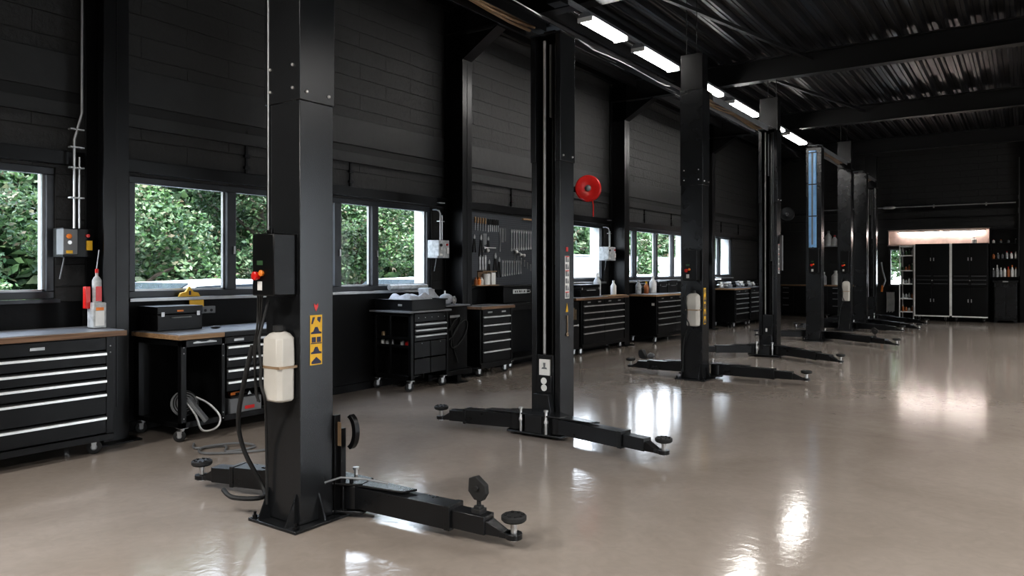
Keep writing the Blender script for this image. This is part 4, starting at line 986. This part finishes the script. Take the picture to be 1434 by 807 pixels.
for j, (y, m) in enumerate([(8.42, 'amber'), (8.50, 'orange'), (8.56, 'white')]):
    one('small_bottle', MB().lathe([(.025, 0), (.028, .01), (.028, .07), (.012, .09), (.012, .11)], (-6.50, y-.01, 1.2405), n=14), M[m], ['brown', 'orange', 'white'][j]+' small bottle at the lower left foot of the pegboard', 'bottle', 'small bottles under the pegboard')
one('pegboard_strip', MB().box(-6.62, -6.57, 9.75, 10.1, 2.262, 2.285), M['woodlight'], 'short wooden strip at the top right of the pegboard', 'strip')  # plain wooden strip, gives no light

# ---- red hose reel
def reel(cx, cy, cz, R, label, mat, wall_x):
    t = thing('hose_reel', label, 'hose reel', (cx, cy, cz-R))
    ax = Vector((.45, -.9, 0)).normalized(); c = Vector((cx, cy, cz))
    MB().lathe([(.05, -.005), (R, 0), (R, .012), (R*.92, .03), (R*.5, .035), (R*.35, .02)], c+ax*.05, ax, 32).build('front_disc', M[mat], t)
    MB().lathe([(.05, -.012), (R, -.012), (R, 0), (.05, 0)], c-ax*.07, ax, 32).build('rear_disc', M[mat], t)
    g = MB()
    for j in range(5): g.ring(c+ax*(-.055+.025*j), R*.84, .013, ax, 32, 6)
    g.lathe([(R*.75, -.065), (R*.75, .05)], c, ax, 24)
    g.build('wound_hose', M['tyre'], t)
    MB().lathe([(R*.24, 0), (R*.24, .02), (R*.14, .035), (.02, .04)], c+ax*.065, ax, 20)  .build('hub', M['midgrey'], t)
    MB().bar((cx, cy, cz), (wall_x, cy+.0, cz), .05, .10).bar((wall_x, cy, cz-.15), (wall_x, cy, cz+.15), .012, .12).build('wall_bracket', M['black'], t)
    MB().loft([(cx+.08, cy, cz-R*.8), (cx+.1, cy, cz-R*1.3), (cx+.10, cy, cz-R*1.3-.2)], .011, 8).build('hose_tail', M['red'] if mat == 'red' else M['tyre'], t)
reel(-6.20, 11.2, 2.87, .225, 'bright red hose reel mounted high on the wall right of the second lift post', 'red', WX+.03)
reel(-5.80, 22.55, 3.12, .22, 'dark hose reel on the far column, just right of the fourth lift post', 'steel', -6.28)

# ---- clutter on benches
def bottle(x, y, z, h, r, mat, cap, label, grp, name='bottle'):
    t = thing(name, label, 'bottle', (x, y, z), grp)
    MB().lathe([(r*.9, 0), (r, h*.03), (r, h*.62), (r*.45, h*.8), (r*.35, h*.84)], (x, y, z), n=14).build('bottle_body', M[mat], t)
    MB().lathe([(r*.42, h*.84), (r*.42, h*.98), (r*.3, h)], (x, y, z), n=10).build('cap', M[cap], t)
    return t
B5 = 'bottles on the two-column cabinet'
bottle(-6.45, 10.95, .986, .26, .05, 'grey', 'orange', 'grey bottle with orange cap beside the black case near the second lift post', B5)
bottle(-6.38, 10.84, .986, .2, .04, 'amber', 'red', 'small brown bottle leftmost on the two-column cabinet', B5)
toolcase(-6.58, -6.32, 11.15, 11.85, .986, 1.20, 'black case on the two-column drawer cabinet under the fourth window pane')
bottle(-6.48, 12.05, .986, .42, .07, 'grey', 'white', 'tall grey spray bottle right of the black case by the third column', B5, 'spray_bottle')
bottle(-6.35, 12.45, .986, .28, .055, 'white', 'white', 'white plastic bottle at the right end of the two-column cabinet', B5)
one('wooden_board', MB().box(-6.285, -6.15, 11.9, 12.6, .986, 1.0), M['woodlight'], 'thin wooden board lying on the right end of the two-column cabinet', 'board')
t = thing('wall_cabinet', 'tall black cabinet fixed beside the window just right of the second lift post', 'cabinet', (-6.5, 10.6, 1.0))
MB().box(-6.62, -6.42, 10.30, 10.72, 1.0, 1.92).build('cabinet_body', M['black'], t, .006)
MB().box(-6.42, -6.40, 10.31, 10.71, 1.01, 1.91).build('door', M['black'], t, .004)
MB().box(-6.40, -6.385, 10.64, 10.66, 1.4, 1.5).build('handle', M['zinc'], t)
B6 = 'bottles on the open-ended bench'
bottle(-6.45, 13.75, .976, .28, .06, 'grey', 'grey', 'grey bottle leftmost on the bench left of the third lift post', B6)
bottle(-6.38, 13.98, .976, .25, .05, 'amber', 'yellow', 'brown bottle with yellow cap on the bench left of the third lift post', B6)
bottle(-6.40, 14.35, .976, .36, .075, 'white', 'white', 'large pale bottle with orange foot on the bench left of the third lift post', B6)
toolcase(-6.62, -6.47, 13.9, 14.25, .976, 1.18, 'small black case behind the brown bottle left of the third lift post')
toolcase(-6.56, -6.32, 14.50, 14.92, .976, 1.22, 'black case in the middle of the bench left of the third lift post')
toolcase(-6.56, -6.32, 14.95, 15.48, .976, 1.24, 'larger black case beside the third lift post')
rr = random.Random(5)
for j in range(9):
    y = 18.5+.33*j; m = ['chrome', 'midgrey', 'grey', 'black', 'zinc'][j % 5]
    t = thing('machine_part', 'loose metal part, %s along the far window bench counted from the near end' % ordn[j].replace('leftmost', 'first'), 'machine part', (-6.35, y, 1.001), 'loose metal parts on the far benches')
    MB().lathe([(.09, 0), (.10, .02), (.10, .08), (.06, .10), (.06, .16)], (-6.40, y, 1.001), n=16).build('housing', M[m], t)
    MB().cyl((-6.40, y, 1.1), (-6.25, y+.08, 1.06+rr.random()*.1), .03).ball((-6.26, y+.06, 1.06), .05).build('arm', M[['zinc', 'chrome', 'black'][j % 3]], t)

# ---- back wall, left: bench, shelf, bottles
bk = thing('workbench', 'long black cupboard bench with wooden edge across the left of the back wall', 'workbench', (-5.4, 24.65, 0))
MB().box(-6.55, -4.0, 24.38, 24.94, .10, .96).build('cabinet_body', M['black'], bk, .004)
MB().box(-6.58, -3.96, 24.34, 24.94, .96, 1.0).build('worktop', M['woodlight'], bk, .003)
for j in range(5):
    xa = -6.53+.5*j
    if j in (0, 3):
        for z0, z1 in ((.8, .94), (.62, .79), (.4, .61), (.14, .39)):
            d = MB().box(xa, xa+.49, 24.36, 24.38, z0, z1).build('drawer', M['black'], bk, .003)
            MB().box(xa+.15, xa+.34, 24.345, 24.36, z1-.05, z1-.035).build('handle', M['zinc'], d)
    else:
        d = MB().box(xa, xa+.49, 24.36, 24.38, .14, .94).build('door', M['black'], bk, .003)
        MB().box(xa+(.42 if j % 2 else .04), xa+(.44 if j % 2 else .06), 24.345, 24.36, .5, .62).build('handle', M['zinc'], d)
ws = one('wall_shelf', MB().box(-5.35, -4.55, 24.72, 24.98, 2.20, 2.225).box(-5.3, -5.28, 24.74, 24.98, 2.0, 2.2).box(-4.62, -4.6, 24.74, 24.98, 2.0, 2.2), M['zinc'], 'narrow steel wall shelf with white bottles seen right of the fifth lift post', 'shelf')
BB = 'white bottles on the back wall shelf'
bottle(-5.10, 24.85, 2.226, .48, .10, 'white', 'grey', 'tall white bottle on the back wall shelf, middle one', BB)
bottle(-5.27, 24.85, 2.226, .30, .07, 'grey', 'white', 'grey shorter bottle at the left end of the back wall shelf', BB)
bottle(-4.92, 24.85, 2.226, .34, .08, 'white', 'red', 'white bottle with red cap at the right end of the back wall shelf', BB)
bottle(-5.2, 24.65, 1.001, .4, .09, 'grey', 'white', 'grey jug on the back bench seen right of the fifth lift post', 'jugs on the back bench', 'jug')
bottle(-4.85, 24.65, 1.001, .45, .12, 'white', 'white', 'large white jug on the back bench beside the grey jug', 'jugs on the back bench', 'jug')
t = thing('wall_pipe', 'thin steel pipe running along the back wall above the lit niche', 'pipe', (-2.0, 24.92, 3.32))
MB().cyl((-5.4, 24.91, 3.36), (-.2, 24.91, 3.36), .022, n=10).build('pipe', M['zinc'], t)
MB().lathe([(.04, 0), (.06, .05), (.06, .28), (.03, .34)], (-3.55, 24.90, 3.36), (1, 0, 0), 14).build('coupling', M['chrome'], t)
for x in (-4.6, -2.2, -.9): MB().box(x-.02, x+.02, 24.9, 24.94, 3.3, 3.40).build('pipe_clip', M['zinc'], t)
t = thing('broom_head', 'pale fluffy white duster hung on the back wall under the small window', 'brush', (-3.34, 24.9, .2))
g = MB()
for j in range(9):
    xx = -3.44+.024*j; g.loft([(xx, 24.88, .18+.02*(j % 3)), (xx+.01, 24.86, .5), (xx, 24.88, .80-.02*(j % 2))], .016, 6)
g.build('bristles', M['white'], t)
MB().cyl((-3.34, 24.90, .78), (-3.34, 24.995, .92), .015).build('handle', M['steel'], t)
t = thing('hanging_hose', 'white and orange hose gun hung left of the small back window', 'hose', (-3.55, 24.9, .9))
MB().loft([(-3.60, 24.9, 1.7), (-3.55, 24.88, 1.4), (-3.48, 24.86, 1.15), (-3.55, 24.88, .95)], .025, 8).build('hose', M['grey'], t)
MB().cyl((-3.58, 24.86, .8), (-3.56, 24.86, 1.0), .03).build('grip', M['orange'], t)

# ---- niche lamps
for xa, xb, lb in ((-3.16, -2.06, 'left'), (-2.02, -.92, 'right')):
    t = thing('strip_lamp', 'lit strip lamp in the beige niche above the lockers, %s one' % lb, 'lamp', ((xa+xb)/2, YB+.15, 2.58), 'strip lamps in the niche')
    MB().box(xa, xb, YB+.10, YB+.16, 2.60, 2.645).build('housing', M['white'], t)
    MB().cyl((xa+.02, YB+.13, 2.575), (xb-.02, YB+.13, 2.575), .020, n=10).build('tube', M['led'], t)
bottle(-1.2, 25.07, 2.233, .18, .07, 'white', 'grey', 'small white pot at the right end of the lit niche', None, 'pot')

# ---- lockers
def locker(xa, xb, label):
    t = thing('locker_cabinet', label, 'locker', ((xa+xb)/2, 24.5, 0), 'tall black double-door lockers')
    y0, y1, z0, z1 = 24.12, 24.95, .17, 2.215
    MB().box(xa, xb, y0+.02, y1, z0, z1).build('cabinet_body', M['black'], t, .004)
    xm = (xa+xb)/2
    for (a, b) in ((xa+.01, xm-.004), (xm+.004, xb-.01)):
        left = a < xm-.05 and b < xm
        for z0_, z1_ in ((z0+.03, .98), (1.32, z1-.01)):
            d = MB().box(a, b, y0, y0+.02, z0_, z1_).build('door', M['black'], t, .006)
            hx = b-.035 if left else a+.035
            zc = .60 if z0_ < .5 else 1.77
            MB().box(hx-.012, hx+.012, y0-.02, y0, zc-.045, zc+.045).build('handle', M['zinc'], d, .003)
        for q in range(3):
            d = MB().box(a, b, y0, y0+.02, .99+.11*q, .99+.11*q+.10).build('drawer', M['black'], t, .003)
            MB().box(a+.03, b-.03, y0-.008, y0, .99+.11*q+.078, .99+.11*q+.088).build('handle', M['midgrey'], d)
    MB().lathe([(.02, 0), (.02, .02), (.012, .03)], (xm, y0, 1.17), (0, -1, 0), 12).build('lock', M['zinc'], t)
    for x in (xa+.1, xb-.1): caster(t, x, y0+.08, .055, 0, .15)
    for x in (xa+.1, xb-.1): caster(t, x, y1-.08, .055, 0, .15)
    MB().box(xa, xb, y0-.005, y0+.02, .135, .17).build('bottom_trim', M['white'], t)
    return t
l1 = locker(-2.60, -1.745, 'tall black locker on wheels, left of the pair below the lit niche')
l2 = locker(-1.685, -.83, 'tall black locker on wheels, right of the pair below the lit niche')
MB().box(-1.745, -1.720, 24.11, 24.2, .17, 2.215).build('edge_trim', M['white'], l1)
MB().box(-1.717, -1.685, 24.11, 24.2, .17, 2.215).build('edge_trim', M['white'], l2)
MB().box(-2.625, -2.60, 24.11, 24.2, .13, 2.2).build('edge_trim', M['white'], l1)
# ---- rack
rk = thing('shelf_rack', 'narrow open rack with pale metal posts left of the tall lockers', 'shelf rack', (-2.82, 24.5, 0))
for x in (-3.02, -2.66):
    for y in (24.16, 24.8): MB().box(x, x+.028, y, y+.028, 0, 2.2).build('rack_post', M['white'], rk)
zsh = [.26, .64, 1.07, 1.46, 1.90, 2.17]
for z in zsh: MB().box(-3.0, -2.65, 24.16, 24.82, z-.03, z).build('shelf', M['white'] if z != 1.90 else M['white'], rk)
rr = random.Random(11)
for si, z in enumerate(zsh[:-1]):
    lvl = ['bottom', 'second lowest', 'middle', 'second highest', 'top'][si]
    for q in range(4):
        m = rr.choice(['grey', 'white', 'midgrey', 'amber', 'green']); h = rr.uniform(.10, .2)
        bottle(-2.93+.08*q, 24.28, z+.001, h, .03, m, rr.choice(['white', 'grey', 'tyre']), 'small can %s from the left on the %s shelf of the pale-post rack' % (ordn[q].replace('leftmost', 'first'), lvl), 'cans on the pale-post rack', 'can')
# ---- right hand bottle shelves and cabinet
rs = thing('bottle_shelf', 'black wall shelves holding spray bottles at the right of the back wall', 'shelf', (-.46, 24.8, 1.25))
MB().box(-.80, -.78, 24.62, 24.98, 1.25, 2.60).box(-.16, -.14, 24.62, 24.98, 1.25, 2.60).box(-.78, -.16, 24.96, 24.98, 1.25, 2.6).box(-.80, -.14, 24.62, 24.98, 2.60, 2.62).build('frame', M['black'], rs)
for z in (1.27, 1.78, 2.22): MB().box(-.78, -.16, 24.62, 24.96, z-.02, z).build('shelf', M['black'], rs)
for si, (z, n, hh) in enumerate([(1.27, 7, .34), (1.78, 6, .22), (2.22, 4, .12)]):
    for q in range(n):
        m = ['midgrey', 'grey', 'grey', 'white', 'amber', 'white', 'white'][q] if si == 0 else rr.choice(['midgrey', 'grey', 'amber', 'white', 'tyre'])
        bottle(-.72+.52*q/(n-1), 24.72, z+.001, hh*rr.uniform(.7, 1.05), .036, m, rr.choice(['white', 'red', 'orange', 'tyre']), 'bottle %s from the left on the %s shelf right of the lockers' % (ordn[q].replace('leftmost', 'first'), ['lowest', 'middle', 'upper'][si]), 'bottles right of the lockers')
t = thing('waste_cabinet', 'dark grey two-door cabinet under the bottle shelves at the right of the back wall', 'cabinet', (-.44, 24.7, 0))
MB().box(-.70, -.17, 24.42, 24.95, .07, 1.12).build('cabinet_body', M['post'], t, .008)
MB().box(-.73, -.14, 24.38, 24.96, 1.122, 1.17).build('lid', M['post'], t, .006)
for a, b in ((-.68, -.44), (-.43, -.19)): MB().box(a, b, 24.40, 24.42, .12, 1.0).build('door', M['post'], t, .006)
MB().prism([(-.70, 0), (-.64, 0), (-.60, .07), (-.70, .07)], 'y', 24.42, 24.5).prism([(-.17, 0), (-.23, 0), (-.27, .07), (-.17, .07)], 'y', 24.42, 24.5).box(-.7, -.62, 24.85, 24.95, 0, .07).box(-.25, -.17, 24.85, 24.95, 0, .07).build('foot', M['post'], t)
MB().box(-.5, -.37, 24.37, 24.38, 1.13, 1.16).build('latch', M['zinc'], t)

# ------------------------------------------------------------------ outside: paving, cars, wall, trees
struct('ground', MB().box(-40, WX-.3, -15, 60, -.15, -.03).box(-8, 0, YB+.3, 60, -.15, -.03), M['gravel'])
one('garden_wall', MB().box(-15.3, -15.1, 20.5, 44, -.03, 2.05).box(-15.33, -15.07, 20.5, 44, 2.05, 2.12), M['render'], 'white rendered garden wall seen through the far windows', 'wall')
def car(cx, cy, label, paint='carwhite'):
    t = thing('car', label, 'car', (cx, cy, -.03), 'parked cars outside')
    z = -.03
    P = [(-2.1, .30), (-2.12, .62), (-1.95, .82), (-1.2, .93), (-.55, 1.30), (.75, 1.34), (1.5, .98), (2.05, .88), (2.12, .6), (2.1, .30)]
    MB().prism([(cy+a, z+b) for a, b in P], 'x', cx-.84, cx+.84).build('body', M[paint], t, .06)
    g = MB()
    for s in (-1, 1):
        xx = cx+s*.845
        g.prism([(cy-1.02, z+.97), (cy-.52, z+1.25), (cy+.05, z+1.27), (cy+.05, z+.97)], 'x', xx-.01, xx+.01)
        g.prism([(cy+.12, z+1.27), (cy+.7, z+1.28), (cy+1.25, z+1.0), (cy+.12, z+.97)], 'x', xx-.01, xx+.01)
    g.bar((cx, cy-1.17, z+.97), (cx, cy-.60, z+1.29), 1.5, .02).bar((cx, cy+1.45, z+1.03), (cx, cy+.83, z+1.32), 1.5, .02)
    g.build('window', M['cardark'], t)
    for a in (-1.3, 1.3):
        for s in (-1, 1):
            w = MB().lathe([(.15, -.09), (.31, -.09), (.33, -.06), (.33, .06), (.31, .09), (.15, .09)], (cx+s*.78, cy+a, z+.33), (1, 0, 0), 24).build('wheel', M['tyre'], t)
            MB().lathe([(.03, -.085), (.2, -.095), (.2, .095), (.03, .085)], (cx+s*.78, cy+a, z+.33), (1, 0, 0), 18).build('rim', M['chrome'], w)
    MB().box(cx-.8, cx-.5, cy-2.13, cy-2.09, z+.62, z+.75).box(cx+.5, cx+.8, cy-2.13, cy-2.09, z+.62, z+.75).build('headlight', M['grey'], t)
car(-10.6, 1.6, 'white car parked outside the leftmost window')
car(-10.6, 6.6, 'white car parked outside behind the left pane of the large window')
car(-10.6, 11.6, 'silver-grey car parked outside behind the right pane of the large window', 'grey')
car(-10.6, 23.2, 'white car parked outside the fourth window')
car(-10.6, 28.6, 'white car parked outside the far multi-pane window')
import numpy as np
def leaves(name, ells, n, size, mat, label=None, cat=None, group=None, kind=None, parent=None, seed=0, trunk=None):
    rg = np.random.default_rng(seed)
    C = []
    vol = np.array([e[3]*e[4]*e[5] for e in ells]); idx = rg.choice(len(ells), n, p=vol/vol.sum()); E = np.array(ells)[idx]
    d = rg.normal(size=(n, 3)); d /= np.linalg.norm(d, axis=1)[:, None]
    r = rg.uniform(.55, 1, n)**.6*(1+.12*np.sin(d[:, 0]*9+d[:, 2]*7)*np.cos(d[:, 1]*8))
    c = E[:, :3]+d*r[:, None]*E[:, 3:6]
    c[:, 2] = np.maximum(c[:, 2], .05)
    a = rg.normal(size=(n, 3)); a[:, 2] *= .6; a /= np.linalg.norm(a, axis=1)[:, None]
    b = np.cross(a, rg.normal(size=(n, 3))); b /= np.linalg.norm(b, axis=1)[:, None]
    s = size*rg.uniform(.6, 1.3, n)[:, None]
    V = np.stack([c-a*s, c+b*s*.5, c+a*s, c-b*s*.5], 1).reshape(-1, 3)
    org = c.mean(0); org[2] = 0
    me = bpy.data.meshes.new(name); me.vertices.add(4*n); me.vertices.foreach_set('co', (V-org).astype(np.float32).ravel())
    me.loops.add(4*n); me.loops.foreach_set('vertex_index', np.arange(4*n, dtype=np.int32))
    me.polygons.add(n); me.polygons.foreach_set('loop_start', np.arange(0, 4*n, 4, dtype=np.int32))
    try: me.polygons.foreach_set('loop_total', np.full(n, 4, dtype=np.int32))
    except Exception: pass
    me.update(calc_edges=True); me.materials.append(mat)
    o = bpy.data.objects.new(name, me); COL.objects.link(o)
    if parent: o.parent = parent; o.location = Vector(org)-ORG[parent.name]
    else: o.location = org
    return setp(o, label, cat, group, kind)
tl = ['leafy green tree outside the leftmost window', 'leafy green tree filling the left pane of the large window', 'bushy tree with brownish leaves outside behind the nearest lift post', 'leafy tree behind the right pane of the large window', 'bright green leafy tree at the right edge of the large window', 'leafy tree outside between pegboard and third window']
for j, (x, y, m, h) in enumerate([(-13.2, 3.2, 'leafA', 5.2), (-13.4, 6.9, 'leafA', 5.4), (-13.6, 10.0, 'leafB', 5.6), (-13.4, 12.6, 'leafA', 5.2), (-13.0, 15.3, 'leafA', 5.4), (-13.4, 18.6, 'leafB', 5.0)]):
    t = thing('leafy_tree', tl[j], 'tree', (x, y, -.03), 'trees outside the windows')
    g = MB().loft([(x, y, -.03), (x+.05, y+.05, 1.2), (x-.05, y, 2.6), (x, y+.1, h*.8)], [.16, .13, .10, .03], 10)
    rq = random.Random(j)
    for q in range(7):
        a = rq.uniform(0, 6.28); z = rq.uniform(.8, 3); g.loft([(x, y, z), (x+.6*math.cos(a), y+.6*math.sin(a), z+.5), (x+1.3*math.cos(a), y+1.3*math.sin(a), z+.8)], [.05, .035, .012], 6)
    g.build('trunk', M['trunk'], t)
    el = []
    for q in range(26):
        a = rq.uniform(0, 6.28); rad = rq.uniform(.2, 1.35); z = rq.uniform(.75, h-.6)
        el.append((x+rad*math.cos(a), y+rad*1.25*math.sin(a), z, rq.uniform(.45, .8), rq.uniform(.5, .9), rq.uniform(.35, .6)))
    leaves('foliage', el, 30000, .052, M[m], parent=t, seed=j)
hed = [(-16.6, -4+1.6*j, 2.2+.5*math.sin(j*1.7), .9, 1.5, 2.6+.4*math.sin(j*2.3)) for j in range(34)]
leaves('hedge', hed, 60000, .17, M['leafB'], 'tall dense green hedge running behind the trees outside', 'hedge', kind='stuff', seed=99)
one('hedge_backing', MB().box(-19.2, -18.8, -6, 52, -.03, 5.2), M['leafB'], 'dark backing slab added behind the leafy hedge outside to close sky gaps', 'hedge', kind='stuff')  # added slab, keeps sky from showing through the leaves
for j, (y, lb) in enumerate([(21.6, 'columnar shrub against the white wall outside the third window'), (27.0, 'columnar shrub outside, left pane of the multi-pane window'), (29.9, 'columnar shrub outside, right pane of the multi-pane window'), (36, 'columnar shrub outside the furthest window')]):
    t = thing('columnar_shrub', lb, 'shrub', (-13.6, y, -.03), 'columnar shrubs outside')
    MB().loft([(-13.6, y, -.03), (-13.6, y, 2.2)], [.06, .02], 8).build('stem', M['trunk'], t)
    leaves('foliage', [(-13.6, y, 1.2, .45, .55, 1.25), (-13.6, y, 2.2, .35, .45, .9)], 7000, .08, M['leafA'], parent=t, seed=200+j)
t = thing('leafy_tree', 'green tree seen through the small back window beside the rack', 'tree', (-4, 34, -.15))
MB().loft([(-4, 34, -.15), (-4, 34.1, 2.5)], [.15, .08], 10).build('trunk', M['trunk'], t)
leaves('foliage', [(-3.4, 34, 2.9, 2.4, 1.2, 1.4), (-5, 34.5, 2.6, 2, 1.2, 1.5)], 9000, .12, M['leafA'], parent=t, seed=301)

# ------------------------------------------------------------------ light
w = bpy.data.worlds.new('sky'); sc.world = w; w.use_nodes = True
wn = w.node_tree.nodes; wl = w.node_tree.links; bg = wn['Background']
tc = wn.new('ShaderNodeTexCoord'); sp = wn.new('ShaderNodeSeparateXYZ'); wl.new(tc.outputs['Generated'], sp.inputs[0])
cr = wn.new('ShaderNodeValToRGB'); cr.color_ramp.elements[0].position = .5; cr.color_ramp.elements[0].color = (.95, .97, 1, 1)
cr.color_ramp.elements[1].position = 1.0; cr.color_ramp.elements[1].color = (.62, .76, 1, 1)
mr = wn.new('ShaderNodeMapRange'); mr.inputs['From Min'].default_value = -1; wl.new(sp.outputs['Z'], mr.inputs['Value']); wl.new(mr.outputs['Result'], cr.inputs['Fac'])
wl.new(cr.outputs['Color'], bg.inputs['Color']); bg.inputs['Strength'].default_value = 8.5
sn = bpy.data.lights.new('sun', 'SUN'); sn.energy = 9; sn.angle = .05; sn.color = (1, .95, .86)
so = bpy.data.objects.new('sun', sn); COL.objects.link(so); so.rotation_euler = Vector((.62, -.45, .9)).to_track_quat('Z', 'Y').to_euler(); so.location = (10, -10, 20)
def portal(loc, rot, sx, sy):
    l = bpy.data.lights.new('window_portal', 'AREA'); l.shape = 'RECTANGLE'; l.size = sx; l.size_y = sy; l.cycles.is_portal = True
    o = bpy.data.objects.new('window_portal', l); COL.objects.link(o); o.location = loc; o.rotation_euler = rot
for (a, c, z0, z1) in []: portal((WX-.36, (a+c)/2, (z0+z1)/2), Vector((-1, 0, 0)).to_track_quat('Z', 'Y').to_euler(), c-a, z1-z0)
for (a, c) in []: portal((6.32, (a+c)/2, 1.65), Vector((1, 0, 0)).to_track_quat('Z', 'Y').to_euler(), c-a, 3.3)

# ------------------------------------------------------------------ camera
cam = bpy.data.cameras.new('camera'); co = bpy.data.objects.new('camera', cam); COL.objects.link(co)
co.location = (0, 0, 1.45); co.rotation_euler = (PI/2, 0, math.atan(718/1030))
cam.sensor_width = 36; cam.lens = 1030/1434*36; cam.shift_y = -24.5/1434
cam.clip_start = .05; cam.clip_end = 200
sc.camera = co
sc.view_settings.view_transform = 'Standard'; sc.view_settings.look = 'Medium High Contrast'; sc.view_settings.exposure = .2
